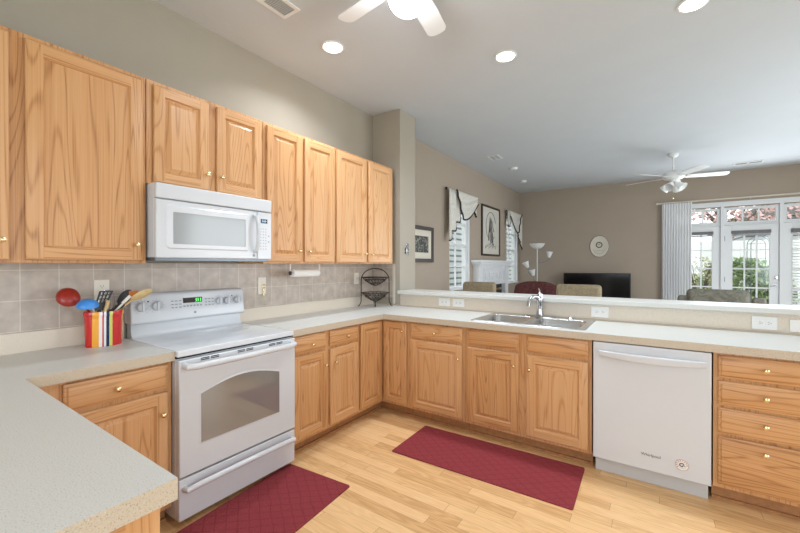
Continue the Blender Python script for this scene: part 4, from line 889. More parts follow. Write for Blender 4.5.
def basket(zr, zb, name='basket'):
    mb = MB(); R_ = 0.142
    rg = lambda r, z: [bp_(r * math.cos(a), r * math.sin(a), z) for a in [2 * PI * k / 32 for k in range(32)]]
    prof = lambda s: (0.02 + (R_ - 0.02) * s, zb + (zr - zb) * s ** 1.35)
    mb.tube(rg(R_, zr), 0.0042, M['iron'], 6, closed=True); mb.tube(rg(*prof(0.8)), 0.003, M['iron'], 6, closed=True)
    for s in (0.0, 0.4): r, z = prof(s); mb.tube(rg(r, z), 0.003, M['iron'], 6, closed=True)
    for k in range(18):
        a = 2 * PI * k / 18
        mb.tube([bp_(prof(s)[0] * math.cos(a + 0.35 * s), prof(s)[0] * math.sin(a + 0.35 * s), prof(s)[1]) for s in (0, .25, .5, .75, 1)], 0.0025, M['iron'], 5)
        b = a + 0.17; r, z = prof(0.72)
        mb.tube([bp_((r + 0.0 * q) * math.cos(b + 0.09 * math.cos(q)), r * math.sin(b + 0.09 * math.cos(q)), z + 0.012 * math.sin(q)) for q in [2 * PI * i / 8 for i in range(8)]], 0.0022, M['iron'], 5, closed=True)
    mb.tube([bp_(-0.15, 0, zr), bp_(-R_, 0, zr)], 0.004, M['iron'], 6); mb.tube([bp_(R_, 0, zr), bp_(0.15, 0, zr)], 0.004, M['iron'], 6)
    mb.build(name, t)
basket(1.228, 1.142); basket(1.062, 0.972)

# ------------------------------------------------------------------ utensil crock and utensils
CC = Vector((0.150, -0.143, ZC + 0.0005)); CA, CB = 0.060, 0.088
t = thing('utensil_crock', 'oval crock with red, orange, white and navy stripes beside the range', 'crock', CC)
def oval(mb, prof, mat, n=40):
    mb.lathe(prof, tuple(CC), mat, n, 'z')
mb = MB(); mb.lathe([(0.93, 0.0), (0.96, 0.004), (0.99, 0.15), (1.0, 0.165), (1.04, 0.168), (1.05, 0.172), (1.05, 0.188), (1.03, 0.192), (0.98, 0.190), (0.96, 0.18), (0.93, 0.02), (0.0, 0.016)], tuple(CC), M['crock'], 40, 'z', CA, CB)
mb.build('striped_body', t, smooth=40)
zt = CC.z + 0.19
def uten(name, label, parts, cat='utensil'):
    t = thing(name, label, cat, (CC.x, CC.y, CC.z + 0.02))
    for pn, mb in parts: mb.build(pn, t, smooth=45)
    return t
def dome(c, nrm, r, depth, mat, sx=1.0, thick=0.003):
    """hollow bowl: opening centre c, nrm points from the opening to the bowl's bottom"""
    mb = MB(); prof = [(r * math.cos(a), depth * math.sin(a)) for a in [PI / 2 * k / 8 for k in range(9)]]
    prof[-1] = (0.0, depth)
    inner = [(max(0, q[0] - thick), q[1] - thick) for q in prof[::-1]]
    inner[-1] = (r - thick, 0.0)
    mb.lathe(prof + inner[1:] if inner[0][0] < 1e-6 else prof + inner, (0, 0, 0), mat, 24, 'z', sx, 1.0)
    q = Vector((0, 0, 1)).rotation_difference(Vector(nrm).normalized()).to_matrix().to_4x4()
    return mb.xf(Matrix.Translation(Vector(c)) @ q)
def stick(a, b, r0, r1, mat, n=8): return MB().tube([a, lerp(Vector(a), Vector(b), 0.5), b], [r0, (r0 + r1) / 2, r1], mat, n)
def inside(p, k=0.80): return ((p.x - CC.x) / (CA * k)) ** 2 + ((p.y - CC.y) / (CB * k)) ** 2 < 1 and p.z > CC.z + 0.026
def shaft(tip, rim):
    """lower end of a straight handle that comes from tip, leans on the rim point and stays inside the crock"""
    tip = Vector(tip); q = Vector((CC.x + rim[0] * CA * 0.78, CC.y + rim[1] * CB * 0.78, zt - 0.004)); d = (q - tip).normalized(); p = q.copy()
    while inside(p + d * 0.004): p = p + d * 0.004
    return p
VC = Vector((2.55, -0.80, 0.15)).normalized()
def handle(tip, rim, r0, r1, mat, n=8): return stick(shaft(tip, rim), tip, r0, r1, mat, n)
def spoon(tip, rim, L_, wd, mat, r=0.006, face=VC, bend=None):
    """shallow oval head at the end of a straight handle"""
    tip = Vector(tip); base = shaft(tip, rim); ax = (tip - base).normalized(); sd = ax.cross(face).normalized(); nr = sd.cross(ax).normalized()
    if bend is not None: ax = Vector(bend).normalized(); sd = ax.cross(face).normalized(); nr = sd.cross(ax).normalized()
    hd = MB(); n = 20; c = tip + ax * L_ * 0.45
    o1 = [c + ax * (L_ / 2) * math.cos(2 * PI * k / n) + sd * wd * math.sin(2 * PI * k / n) for k in range(n)]
    ins = [c + (p - c) * 0.6 for p in o1]
    for k in range(n):
        j = (k + 1) % n
        hd.face([o1[k] + nr * 0.004, o1[j] + nr * 0.004, ins[j] - nr * 0.001, ins[k] - nr * 0.001], mat); hd.face([o1[k] + nr * 0.004, o1[j] + nr * 0.004, o1[j] - nr * 0.002, o1[k] - nr * 0.002], mat); hd.face([o1[k] - nr * 0.002, o1[j] - nr * 0.002, ins[j] - nr * 0.006, ins[k] - nr * 0.006], mat)
    hd.face([p - nr * 0.001 for p in ins], mat); hd.face([p - nr * 0.006 for p in ins][::-1], mat)
    return [('head', hd), ('handle', stick(base, tip, r, r, mat))]
uten('ladle', 'dark red plastic ladle tipped out of the striped crock', [('bowl', dome((0.130, -0.292, 1.190), Vector((0.75, -0.15, 0.55)), 0.050, 0.036, M['red_plastic'], 1.15)), ('handle', handle((0.138, -0.255, 1.178), (-0.3, -0.85), 0.006, 0.006, M['red_plastic']))])
uten('ladle', 'sky blue plastic ladle with its dome facing up out of the crock', [('bowl', dome((0.240, -0.242, 1.146), Vector((0.25, -0.1, 0.95)), 0.048, 0.038, M['blue_plastic'])), ('handle', handle((0.230, -0.228, 1.160), (0.55, -0.72), 0.0055, 0.0055, M['appl_shade']))])
mb = MB(); A = Vector((0.165, -0.172, 1.112)); U_ = Vector((0.10, 0.97, 0.0)).normalized(); V_ = Vector((-0.05, 0.34, 0.94)).normalized()
wl = 0.032; ht = 0.112
def tq(u, v): return A + U_ * u + V_ * v
us = [-wl, -0.022, -0.012, -0.005, 0.005, 0.012, 0.022, wl]; vs_ = [0, 0.045, 0.062, 0.068, 0.085, 0.091, 0.105, ht]
Nn_ = U_.cross(V_).normalized() * 0.002
for i in range(7):
    for j in range(7):
        if i in (1, 3, 5) and j in (1, 3, 5): continue
        s0, s1 = (0.75 + 0.25 * vs_[j] / ht), (0.75 + 0.25 * vs_[j + 1] / ht)
        q = [tq(us[i] * s0, vs_[j]), tq(us[i + 1] * s0, vs_[j]), tq(us[i + 1] * s1, vs_[j + 1]), tq(us[i] * s1, vs_[j + 1])]
        mb.face([p + Nn_ for p in q], M['black']); mb.face([p - Nn_ for p in q][::-1], M['black'])
uten('slotted_turner', 'black slotted turner standing upright in the striped crock', [('blade', mb), ('handle', stick((0.16, -0.185, 1.02), tuple(A), 0.006, 0.006, M['black']))])
c0 = Vector((0.115, -0.115, 1.095))
wk = [('handle', stick((0.13, -0.135, 1.0), tuple(c0), 0.006, 0.005, M['steel']))]
for k in range(5):
    a = PI * k / 5; dx, dy = math.cos(a), math.sin(a)
    wk.append(('wire_loop', MB().tube([c0 + Vector((dx * 0.040 * math.sin(q), dy * 0.040 * math.sin(q), 0.062 + 0.062 * -math.cos(q))) for q in [0.25 + (2 * PI - 0.5) * i / 18 for i in range(19)]], 0.0012, M['chrome'], 5)))
uten('whisk', 'steel balloon whisk behind the black turner in the striped crock', wk)
uten('wooden_spoon', 'pale bamboo spoon leaning far out of the crock over the range console', spoon((0.175, -0.015, 1.160), (0.25, 0.85), 0.125, 0.024, M['light_wood'], face=Vector((0.7, -0.35, 0.6)), bend=(-0.05, 0.86, 0.42)))
uten('spatula', 'ivory handled spatula leaning beside the bamboo spoon in the crock', [('handle', handle((0.215, -0.040, 1.185), (0.55, 0.55), 0.006, 0.009, M['plate'], 10))])
uten('serving_spoon', 'black serving spoon behind the bamboo spoon in the crock', spoon((0.110, -0.055, 1.130), (-0.4, 0.6), 0.105, 0.030, M['black'], face=VC, bend=(0, 0.55, 0.8)))
uten('wooden_spatula', 'amber wood spatula tip showing behind the bamboo spoon', [('blade', MB().box((0.118, -0.012, 1.155), (0.123, 0.034, 1.208), M['orange_wood'])), ('handle', handle((0.1205, 0.008, 1.158), (-0.2, 0.9), 0.006, 0.006, M['orange_wood']))])
uten('wooden_stick_spoon', 'short light wood spoon handle upright in the middle of the crock', [('handle', handle((0.196, -0.138, 1.165), (0.75, -0.12), 0.006, 0.009, M['light_wood'], 10))])
uten('small_ladle', 'small black ladle with round head in the middle of the crock', spoon((0.180, -0.103, 1.115), (0.4, 0.25), 0.055, 0.016, M['black']))
uten('pasta_fork', 'slim black handled tool beside the small black ladle in the crock', [('handle', handle((0.200, -0.080, 1.150), (0.75, 0.35), 0.004, 0.006, M['black']))])

# ------------------------------------------------------------------ ceiling things
def recessed(label, x, y):
    t = thing('recessed_light', label, 'ceiling light', (x, y, H))
    MB().lathe([(0.070, -0.0005), (0.088, -0.0005), (0.090, -0.004), (0.085, -0.009), (0.073, -0.010), (0.070, -0.0005)], (x, y, H), M['fan'], 32).build('trim_ring', t)
    MB().lathe([(0.0, -0.006), (0.069, -0.006), (0.069, -0.001), (0, -0.001)], (x, y, H), M['lens'], 32).build('lens', t)
    area('recessed_glow', (x, y, H - 0.012), (0, 0, 0), 0.14, 0.14, RECESSED_POWER, (0.80, 0.89, 1.0), 'DISK', math.radians(140))
recessed('lit recessed ceiling light nearest the wall cabinets', 0.60, 1.20)
recessed('lit recessed ceiling light above the sink run in mid ceiling', 1.68, 2.09)
recessed('lit recessed ceiling light farthest from the wall cabinets at the top edge', 2.90, 2.17)
recessed('added recessed ceiling light outside the view, lighting the floor', 3.0, -2.0)  # unseen lamp, added for light on the floor
def fan(label, cx, cy, zb, r, a0, nb, blade_w, drop):
    t = thing('ceiling_fan', label, 'ceiling fan', (cx, cy, H))
    mb = MB(); mb.lathe([(0.0, 0), (0.07, 0), (0.068, -0.03), (0.03, -0.06), (0.0, -0.062)], (cx, cy, H - 0.0005), M['fan'], 28)
    if drop > 0.12: mb.lathe([(0.012, -0.05), (0.012, zb + 0.06 - H)], (cx, cy, H), M['fan'], 12)
    mb.build('canopy', t)
    MB().lathe([(0.0, 0.085), (0.05, 0.085), (0.11, 0.055), (0.145, 0.03), (0.15, -0.02), (0.12, -0.045), (0.05, -0.06), (0.0, -0.06)], (cx, cy, zb + 0.015), M['fan'], 32).build('motor', t)
    for k in range(nb):
        a = a0 + 2 * PI * k / nb; ca, sa = math.cos(a), math.sin(a); tl = -0.20
        def q(u, v, n=0): return (cx + u * ca - v * sa, cy + u * sa + v * ca, zb + v * tl + n)
        out = [(0.17, -blade_w * 0.42), (r * 0.6, -blade_w * 0.5), (r - 0.035, -blade_w * 0.5), (r - 0.01, -blade_w * 0.38), (r, -blade_w * 0.15), (r, blade_w * 0.15), (r - 0.01, blade_w * 0.38), (r - 0.035, blade_w * 0.5), (r * 0.6, blade_w * 0.5), (0.17, blade_w * 0.42)]
        mb = MB(); n = len(out); mb.add([q(u, v, -0.003) for u, v in out] + [q(u, v, 0.003) for u, v in out], [list(range(n))[::-1], list(range(n, 2 * n))] + [[i, (i + 1) % n, n + (i + 1) % n, n + i] for i in range(n)], M['fan'])
        b = mb.build('blade', t, smooth=0)
        mb = MB(); mb.add([q(0.09, -0.015, -0.005), q(0.22, -0.03, -0.005), q(0.22, 0.03, -0.005), q(0.09, 0.015, -0.005), q(0.09, -0.015, -0.012), q(0.22, -0.03, -0.009), q(0.22, 0.03, -0.009), q(0.09, 0.015, -0.012)], [(0, 1, 2, 3), (7, 6, 5, 4), (0, 4, 5, 1), (1, 5, 6, 2), (2, 6, 7, 3), (3, 7, 4, 0)], M['fan']); mb.build('blade_arm', b, smooth=0)
    return t
KF = (1.60, 0.74)
t = fan('white ceiling fan with a lit globe lamp above the range', KF[0], KF[1], 2.90, 0.535, math.radians(100.5), 5, 0.125, 0.1)
MB().lathe([(0.0, 0.0), (0.06, 0.0), (0.07, -0.02), (0.065, -0.05), (0.0, -0.05)], (KF[0], KF[1], 2.875), M['fan'], 24).build('lamp_fitter', t)
MB().lathe([(0.0, -0.108)] + [(0.108 * math.sin(a), -0.108 * math.cos(a)) for a in [PI * k / 16 for k in range(1, 14)]] + [(0.0, 0.095)], (KF[0], KF[1], 2.805), M['globe'], 32).build('globe', t)
LF = (2.93, 6.23)
yaw = 0.5968
t = fan('white ceiling fan with tulip shades in the living room', LF[0], LF[1], 2.72, 0.69, yaw + math.radians(-22), 5, 0.13, 0.3)
MB().lathe([(0.0, 0.0), (0.05, 0.0), (0.06, -0.03), (0.04, -0.055), (0.0, -0.06)], (LF[0], LF[1], 2.695), M['fan'], 24).build('lamp_fitter', t)
for k in range(4):
    a = yaw + 0.5 + k * PI / 2; dv = Vector((math.cos(a) * 0.75, math.sin(a) * 0.75, -0.62)).normalized()
    mb = MB(); mb.lathe([(0.022, 0.0), (0.03, 0.02), (0.045, 0.06), (0.058, 0.105), (0.070, 0.13), (0.067, 0.13), (0.055, 0.105), (0.042, 0.06), (0.02, 0.01)], (0, 0, 0), M['frost'], 20)
    mb.xf(Matrix.Translation(Vector((LF[0], LF[1], 2.655)) + dv * 0.045) @ Vector((0, 0, 1)).rotation_difference(dv).to_matrix().to_4x4()); mb.build('tulip_shade', t)
mb = MB(); mb.tube([(LF[0], LF[1], 2.64), (LF[0], LF[1], 2.40)], 0.0025, M['brass'], 6); mb.lathe([(0.0, 0), (0.008, -0.006), (0.006, -0.02), (0, -0.024)], (LF[0], LF[1], 2.405), M['brass'], 10); mb.build('pull_chain', t)
def vent(label, x0, x1, y0, y1, along):
    t = thing('ceiling_vent', label, 'vent', ((x0 + x1) / 2, (y0 + y1) / 2, H))
    mb = MB(); z = H - 0.0005; b = 0.025
    mb.box((x0, y0, z - 0.008), (x1, y0 + b, z), M['fan']); mb.box((x0, y1 - b, z - 0.008), (x1, y1, z), M['fan']); mb.box((x0, y0 + b, z - 0.008), (x0 + b, y1 - b, z), M['fan']); mb.box((x1 - b, y0 + b, z - 0.008), (x1, y1 - b, z), M['fan'])
    if along == 'y': ym = (y0 + y1) / 2; mb.box((x0 + b, ym - 0.012, z - 0.008), (x1 - b, ym + 0.012, z), M['fan'])
    else: xm = (x0 + x1) / 2; mb.box((xm - 0.012, y0 + b, z - 0.008), (xm + 0.012, y1 - b, z), M['fan'])
    mb.build('frame', t, smooth=0)
    MB().box((x0 + b, y0 + b, z - 0.002), (x1 - b, y1 - b, z), M['mark_dark']).build('dark_duct', t, smooth=0)
    mb = MB()
    if along == 'y':
        n = int((y1 - y0 - 2 * b) / 0.014)
        for k in range(n): y = y0 + b + 0.007 + k * 0.014; mb.box((x0 + b, y - 0.0035, z - 0.007), (x1 - b, y + 0.0035, z - 0.0025), M['appl_shade'])
    else:
        n = int((x1 - x0 - 2 * b) / 0.014)
        for k in range(n): x = x0 + b + 0.007 + k * 0.014; mb.box((x - 0.0035, y0 + b, z - 0.007), (x + 0.0035, y1 - b, z - 0.0025), M['appl_shade'])
    mb.build('louvre', t, smooth=0)
vent('white louvred ceiling vent above the wall cabinets at the top edge', 0.565, 0.725, 0.36, 0.765, 'y')
vent('long white ceiling vent above the patio doors', 3.80, 4.18, 7.45, 7.62, 'x')
vent('small white ceiling vent nearest the kitchen, above the mantel side', 0.50, 0.68, 4.72, 4.98, 'x')
for x, y, lb in ((0.63, 5.68, 'round white ceiling detector in the middle of the row above the fireplace'), (0.47, 6.81, 'round white ceiling detector nearest the far corner of the living room')):
    t = thing('smoke_detector', lb, 'smoke detector', (x, y, H))
    MB().lathe([(0.0, -0.036), (0.045, -0.036), (0.062, -0.028), (0.068, -0.0005)], (x, y, H), M['fan'], 24).build('cover', t)
    MB().lathe([(0.012, -0.0405), (0.014, -0.036)], (x, y, H), M['mark_grey'], 12).build('button', t)

# ------------------------------------------------------------------ living room
# window valances: swag + tails with dark fringe
def valance(label, y0, y1, zt, flip):
    t = thing('window_valance', label, 'valance', (0.0, (y0 + y1) / 2, zt))
    mb = MB(); mb.tube([(0.06, y0 - 0.03, zt), (0.06, y1 + 0.03, zt)], 0.007, M['mat_board'], 10)
    for y in (y0, y1): mb.tube([(0.001, y + (0.04 if y == y0 else -0.04), zt), (0.06, y + (0.04 if y == y0 else -0.04), zt)], 0.007, M['frame_dark'], 8)
    for y in (y0 - 0.04, y1 + 0.04): mb.lathe([(0, -0.02), (0.018, -0.008), (0.02, 0.006), (0, 0.022)], (0.06, y, zt), M['frame_dark'], 12, 'y')
    mb.build('rod', t)
    Yf = (lambda s: lerp(y0, y1, s)) if not flip else (lambda s: lerp(y1, y0, s))
    # swag: upper edge from (0.2) to (1), drop catenary
    def swag_low(s): return zt - 0.12 - 0.34 * (math.sin(PI * min(1, max(0, (s - 0.10) / 0.9)) ** 0.75)) * 0.95
    def sw(i, j):
        s = lerp(0.16 + 0.24 * j, 1.0, i); lo = swag_low(s) if i < 1 else zt - 0.12
        z = lerp(zt, lo, j); return (0.122 + 0.018 * math.sin(j * PI * 5) * (0.4 + math.sin(PI * i)), Yf(s), z)
    mb = MB(); mb.grid(sw, 24, 24, M['ivory_cloth']); sg = mb.build('swag', t, smooth=60, solid=0.004)
    mb = MB(); mb.tube([Vector(sw(0, j / 24)) + Vector((0.012, 0, 0)) for j in range(24)] + [Vector(sw(i / 24, 1.0)) + Vector((0.012, 0, 0)) for i in range(25)], 0.013, M['fringe'], 6); mb.build('fringe_trim', sg)
    # long tail (jabot)
    def tail(s0, s1, d0, d1, nm):
        def tf(i, j):
            s = lerp(s0, s1, i); lo = zt - lerp(d0, d1, i) - 0.03 * math.sin(i * PI * 6)
            return (0.088 + 0.018 * math.sin(i * PI * 6), Yf(s), lerp(zt, lo, j))
        mb = MB(); mb.grid(tf, 24, 10, M['ivory_cloth']); o = mb.build(nm, t, smooth=60, solid=0.004)
        mb = MB(); mb.tube([Vector(tf(i / 24, 1.0)) for i in range(25)], 0.013, M['fringe'], 6); mb.build('fringe_trim', o)
    tail(0.0, 0.45, 0.80, 0.34, 'long_tail'); tail(0.90, 1.02, 0.22, 0.34, 'short_tail')
valance('ivory swag valance with dark fringe on the window beside the small dark picture', 4.235, 5.27, 2.54, False)
valance('ivory swag valance with dark fringe on the window beside the floor lamp', 7.06, 8.03, 2.53, True)

def picture(name, label, y0, y1, z0, z1, fw, matw, art):
    t = thing(name, label, 'picture', (0.0, (y0 + y1) / 2, (z0 + z1) / 2))
    mb = MB(); x = 0.03
    for a, b in (((0.002, y0, z0), (x, y0 + fw, z1)), ((0.002, y1 - fw, z0), (x, y1, z1)), ((0.002, y0 + fw, z1 - fw), (x, y1 - fw, z1)), ((0.002, y0 + fw, z0), (x, y1 - fw, z0 + fw))): mb.box(a, b, M['frame_dark'])
    mb.build('frame', t, smooth=0, bevel=0.003)
    MB().box((0.002, y0 + fw, z0 + fw), (0.012, y1 - fw, z1 - fw), M['mat_board']).build('mat_board', t, smooth=0)
    k = fw + matw
    pr_ = MB().box((0.0121, y0 + k, z0 + k), (0.0135, y1 - k, z1 - k), M[art]).build('print', t, smooth=0)
    return t, pr_
picture('framed_picture', 'small dark framed foliage print beside the corner wall', 3.22, 3.862, 1.40, 1.90, 0.05, 0.085, 'print_foliage')
t, p_ = picture('framed_picture', 'tall dark framed grey sketch above the fireplace mantel', 5.72, 6.70, 1.54, 2.51, 0.035, 0.02, 'print_paper')
mb = MB()
cy, cz = 6.2, 2.02
for k in range(16):
    a = random.uniform(-0.14, 0.14); h0 = random.uniform(-0.30, 0.0); h1 = random.uniform(0.05, 0.30)
    mb.tube([(0.0142, cy + a + random.uniform(-.05, .05), cz + h0), (0.0142, cy + a * 0.8, cz + (h0 + h1) / 2), (0.0142, cy + a * 0.4 + random.uniform(-.04, .04), cz + h1)], random.uniform(0.004, 0.012), M['ink'] if k % 3 else M['ink_dark'], 5)
mb.tube([(0.0142, cy + 0.26 * math.cos(q), cz + 0.10 + 0.28 * math.sin(q)) for q in [0.3 + 5.2 * k / 20 for k in range(21)]], 0.007, M['ink'], 5)
for k in range(10):
    mb.tube([(0.0142, cy - 0.3 + 0.06 * k, cz - 0.34 + 0.02 * (k % 3)), (0.0142, cy - 0.26 + 0.06 * k, cz - 0.28 + 0.015 * (k % 4))], 0.006, M['ink'], 5)
mb.build('sketch_lines', p_)

# fireplace surround
t = thing('fireplace_mantel', 'white panelled fireplace mantel below the tall sketch', 'fireplace', (0.0, 6.15, 0))
MB().box((0.002, 5.25, 1.405), (0.19, 7.05, 1.45), M['trim']).build('shelf', t, smooth=0, bevel=0.006)
mb = MB(); mb.box((0.002, 5.30, 1.372), (0.165, 7.00, 1.4045), M['trim']); mb.box((0.002, 5.33, 1.345), (0.14, 6.97, 1.3715), M['trim']); mb.build('cornice', t, smooth=0)
for y in (5.36, 6.76): mb = MB(); mb.box((0.002, y, 0.0), (0.12, y + 0.18, 1.3445), M['trim']); mb.box((0.1205, y + 0.03, 0.2), (0.128, y + 0.15, 1.25), M['trim']); mb.build('pilaster', t, smooth=0)
mb = MB(); mb.box((0.002, 5.5405, 0.98), (0.10, 6.7595, 1.3445), M['trim']); mb.box((0.1005, 5.60, 1.03), (0.118, 6.70, 1.06), M['trim']); mb.box((0.1005, 5.60, 1.26), (0.118, 6.70, 1.29), M['trim']); mb.box((0.1005, 5.60, 1.0605), (0.118, 5.63, 1.2595), M['trim']); mb.box((0.1005, 6.67, 1.0605), (0.118, 6.70, 1.2595), M['trim'])
for k in range(5): mb.box((0.1005, 5.68 + k * 0.2, 1.10), (0.122, 5.82 + k * 0.2, 1.22), M['trim'])
mb.build('frieze_panel', t, smooth=0, bevel=0.003)
MB().box((0.002, 5.5405, 0.0), (0.04, 6.7595, 0.9795), M['firebox']).build('firebox', t, smooth=0)
mb = MB(); mb.box((0.0405, 5.62, 0.08), (0.06, 6.68, 0.12), M['brass']); mb.box((0.0405, 5.62, 0.86), (0.06, 6.68, 0.90), M['brass']); mb.build('screen_bar', t, smooth=0)

# clock / plaque
t = thing('wall_plaque', 'oval cream wall plaque with a small dark ring dial', 'wall clock', (1.71, YF, 1.76))
MB().lathe([(1.0, 0.0), (1.0, -0.012), (0.95, -0.02), (0.9, -0.016), (0.0, -0.014)], (1.71, YF - 0.001, 1.76), M['mat_board'], 40, 'y', 0.228, 0.178).build('plate', t)
MB().lathe([(1.03, 0.0), (1.03, -0.010), (1.0, -0.0125)], (1.71, YF - 0.0005, 1.76), M['frame_dark'], 40, 'y', 0.228, 0.178).build('rim', t)
mb = MB(); mb.tube([(1.71 + 0.055 * math.cos(a), YF - 0.019, 1.79 + 0.055 * math.sin(a)) for a in [2 * PI * k / 24 for k in range(24)]], 0.009, M['ink_dark'], 6, closed=True)
mb.build('dial_ring', t)
mb = MB()
for a in (1.2, 2.9): mb.tube([(1.71, YF - 0.017, 1.79), (1.71 + 0.038 * math.cos(a), YF - 0.017, 1.79 + 0.038 * math.sin(a))], 0.003, M['ink_dark'], 5)
mb.build('clock_hand', t)
mb = MB()
for k in range(9):
    a = PI + 0.35 + k * 0.3; mb.tube([(1.71 + 0.10 * math.cos(a), YF - 0.017, 1.74 + 0.13 * math.sin(a)), (1.71 + 0.122 * math.cos(a + 0.1), YF - 0.017, 1.74 + 0.15 * math.sin(a + 0.1))], 0.0035, M['ink_dark'], 5)
for k in range(5): mb.tube([(1.65 + 0.03 * k, YF - 0.017, 1.66 + 0.012 * (k % 2)), (1.665 + 0.03 * k, YF - 0.017, 1.675 - 0.01 * (k % 2))], 0.004, M['ink'], 5)
mb.build('scroll_pattern', t)

# television on a low stand
t = thing('television', 'wide black television standing by the far wall below the oval plaque', 'television', (1.67, 7.9, 0.5))
MB().box((1.04, 7.88, 0.50), (2.30, 7.93, 1.19), M['black']).build('case', t, smooth=0, bevel=0.006)
MB().box((1.06, 7.876, 0.525), (2.28, 7.8795, 1.17), M['black_gloss']).build('screen', t, smooth=0)
MB().box((1.45, 7.80, 0.452), (1.90, 8.0, 0.4995), M['black']).build('stand_base', t, smooth=0)
t = thing('media_console', 'low dark wood media console carrying the black television', 'cabinet', (1.67, 7.87, 0))
MB().box((0.95, 7.66, 0.06), (2.40, 8.08, 0.45), M['frame_dark']).build('body', t, smooth=0, bevel=0.004)
for k in range(3): MB().box((0.97 + k * 0.475, 7.645, 0.09), (1.435 + k * 0.475, 7.6595, 0.43), M['frame_dark']).build('door', t, smooth=0, bevel=0.003)
MB().box((1.0, 7.72, 0.0), (2.35, 8.02, 0.0595), M['black']).build('plinth', t, smooth=0)

# floor lamp
t = thing('floor_lamp', 'tall torchiere floor lamp with white bowl shades beside the fringed window', 'lamp', (0.55, 7.6, 0))
MB().lathe([(0.15, 0.0), (0.15, 0.015), (0.03, 0.035), (0.012, 0.05), (0.012, 1.70), (0.02, 1.71), (0.02, 1.72), (0, 1.722)], (0.55, 7.6, 0), M['appl_shade'], 20).build('pole', t)
MB().lathe([(0.02, 1.715), (0.07, 1.725), (0.125, 1.765), (0.165, 1.83), (0.160, 1.83), (0.12, 1.77), (0.06, 1.735), (0.0, 1.73)], (0.55, 7.6, 0), M['frost'], 28).build('bowl_shade', t)
rv = Vector((0.827, 0.562, 0))
def lamp_arm(z0, u, zt_, tilt):
    c = Vector((0.55, 7.6, 0)); e = c + rv * u + Vector((0, 0, zt_))
    mb = MB(); mb.tube([c + Vector((0, 0, z0)), c + rv * u * 0.6 + Vector((0, 0, z0 + 0.0)), c + rv * u * 0.95 + Vector((0, 0, lerp(z0, zt_, 0.4))), e], 0.007, M['grey_metal'], 8); a = mb.build('arm', t)
    mb = MB(); mb.lathe([(0.02, 0), (0.035, 0.02), (0.06, 0.10), (0.075, 0.135), (0.071, 0.135), (0.055, 0.10), (0.03, 0.02), (0.0, 0.012)], (0, 0, 0), M['frost'], 18)
    dv = (Vector((0, 0, 1)) + rv * tilt).normalized(); mb.xf(Matrix.Translation(e) @ Vector((0, 0, 1)).rotation_difference(dv).to_matrix().to_4x4()); mb.build('cup_shade', a)
lamp_arm(1.42, 0.26, 1.52, 0.1); lamp_arm(1.12, -0.20, 1.30, -0.5); lamp_arm(1.00, -0.08, 1.12, -0.3)

# upholstered chairs
def soft(mb, a, b, mat): return mb.box(a, b, mat)
def dining_chair(label, x, y, w, h, mat):
    t = thing('dining_chair', label, 'chair', (x, y, 0))
    o = MB().box((x - w / 2, y - 0.05, 0.50), (x + w / 2, y + 0.05, h), mat).build('backrest', t, smooth=40, bevel=0.045, seg=5)
    MB().box((x - w / 2, y + 0.052, 0.36), (x + w / 2, y + 0.50, 0.49), mat).build('seat', t, smooth=40, bevel=0.03, seg=4)
    MB().box((x - w / 2 + 0.01, y - 0.045, 0.36), (x + w / 2 - 0.01, y + 0.05, 0.4995), mat).build('back_base', t, smooth=0)
    for sx in (-1, 1):
        for yy in (y - 0.0, y + 0.45):
            MB().lathe([(0.016, 0.0), (0.024, 0.36)], (x + sx * (w / 2 - 0.04), yy, 0), M['frame_dark'], 10).build('leg', t)
    return t
dining_chair('beige upholstered chair back behind the bar ledge below the mantel', 0.590, 4.2, 0.50, 1.115, M['beige_fabric'])
dining_chair('beige upholstered chair back behind the bar ledge in front of the television', 1.905, 4.2, 0.52, 1.118, M['beige_fabric'])
t = thing('recliner', 'maroon upholstered recliner with rounded back in front of the floor lamp', 'armchair', (0.99, 5.6, 0))
mb = MB()
def rec(i, j):  # rolled back cushion
    u = lerp(-0.35, 0.35, i); a = j * 2 * PI; hh = 1.085 - 0.07 * abs(u / 0.35) ** 3
    return (1.03 + u * (1 - 0.05 * math.sin(a)), 5.60 + 0.11 * math.cos(a), 0.76 + (hh - 0.76) * math.sin(a) * (1.0 if math.sin(a) > 0 else 1.0))
mb.grid(rec, 20, 28, M['maroon'])
mb.face([rec(0, k / 28) for k in range(28)], M['maroon']); mb.face([rec(1, k / 28) for k in range(28)], M['maroon']); mb.build('back_cushion', t, smooth=60)
MB().box((0.62, 5.55, 0.10), (1.36, 6.35, 0.44), M['maroon']).build('base', t, smooth=40, bevel=0.04, seg=4)
MB().box((0.74, 5.72, 0.445), (1.24, 6.38, 0.56), M['maroon']).build('seat_cushion', t, smooth=40, bevel=0.05, seg=4)
for sx in (0.62, 1.245): MB().box((sx, 5.62, 0.445), (sx + 0.115, 6.36, 0.68), M['maroon']).build('arm', t, smooth=40, bevel=0.045, seg=4)
for x in (0.68, 1.30):
    for y in (5.62, 6.28): MB().lathe([(0.02, 0), (0.025, 0.10)], (x, y, 0), M['black'], 10).build('foot', t)
t = thing('armchair', 'olive grey brocade armchair in front of the patio doors', 'armchair', (3.37, 5.4, 0))
MB().box((3.05, 5.30, 0.42), (3.68, 5.46, 1.045), M['grey_fabric']).build('backrest', t, smooth=40, bevel=0.06, seg=5)
MB().box((2.98, 5.32, 0.12), (3.80, 6.10, 0.415), M['grey_fabric']).build('base', t, smooth=40, bevel=0.03, seg=3)
MB().box((3.10, 5.47, 0.42), (3.66, 6.10, 0.53), M['grey_fabric']).build('seat_cushion', t, smooth=40, bevel=0.04, seg=4)
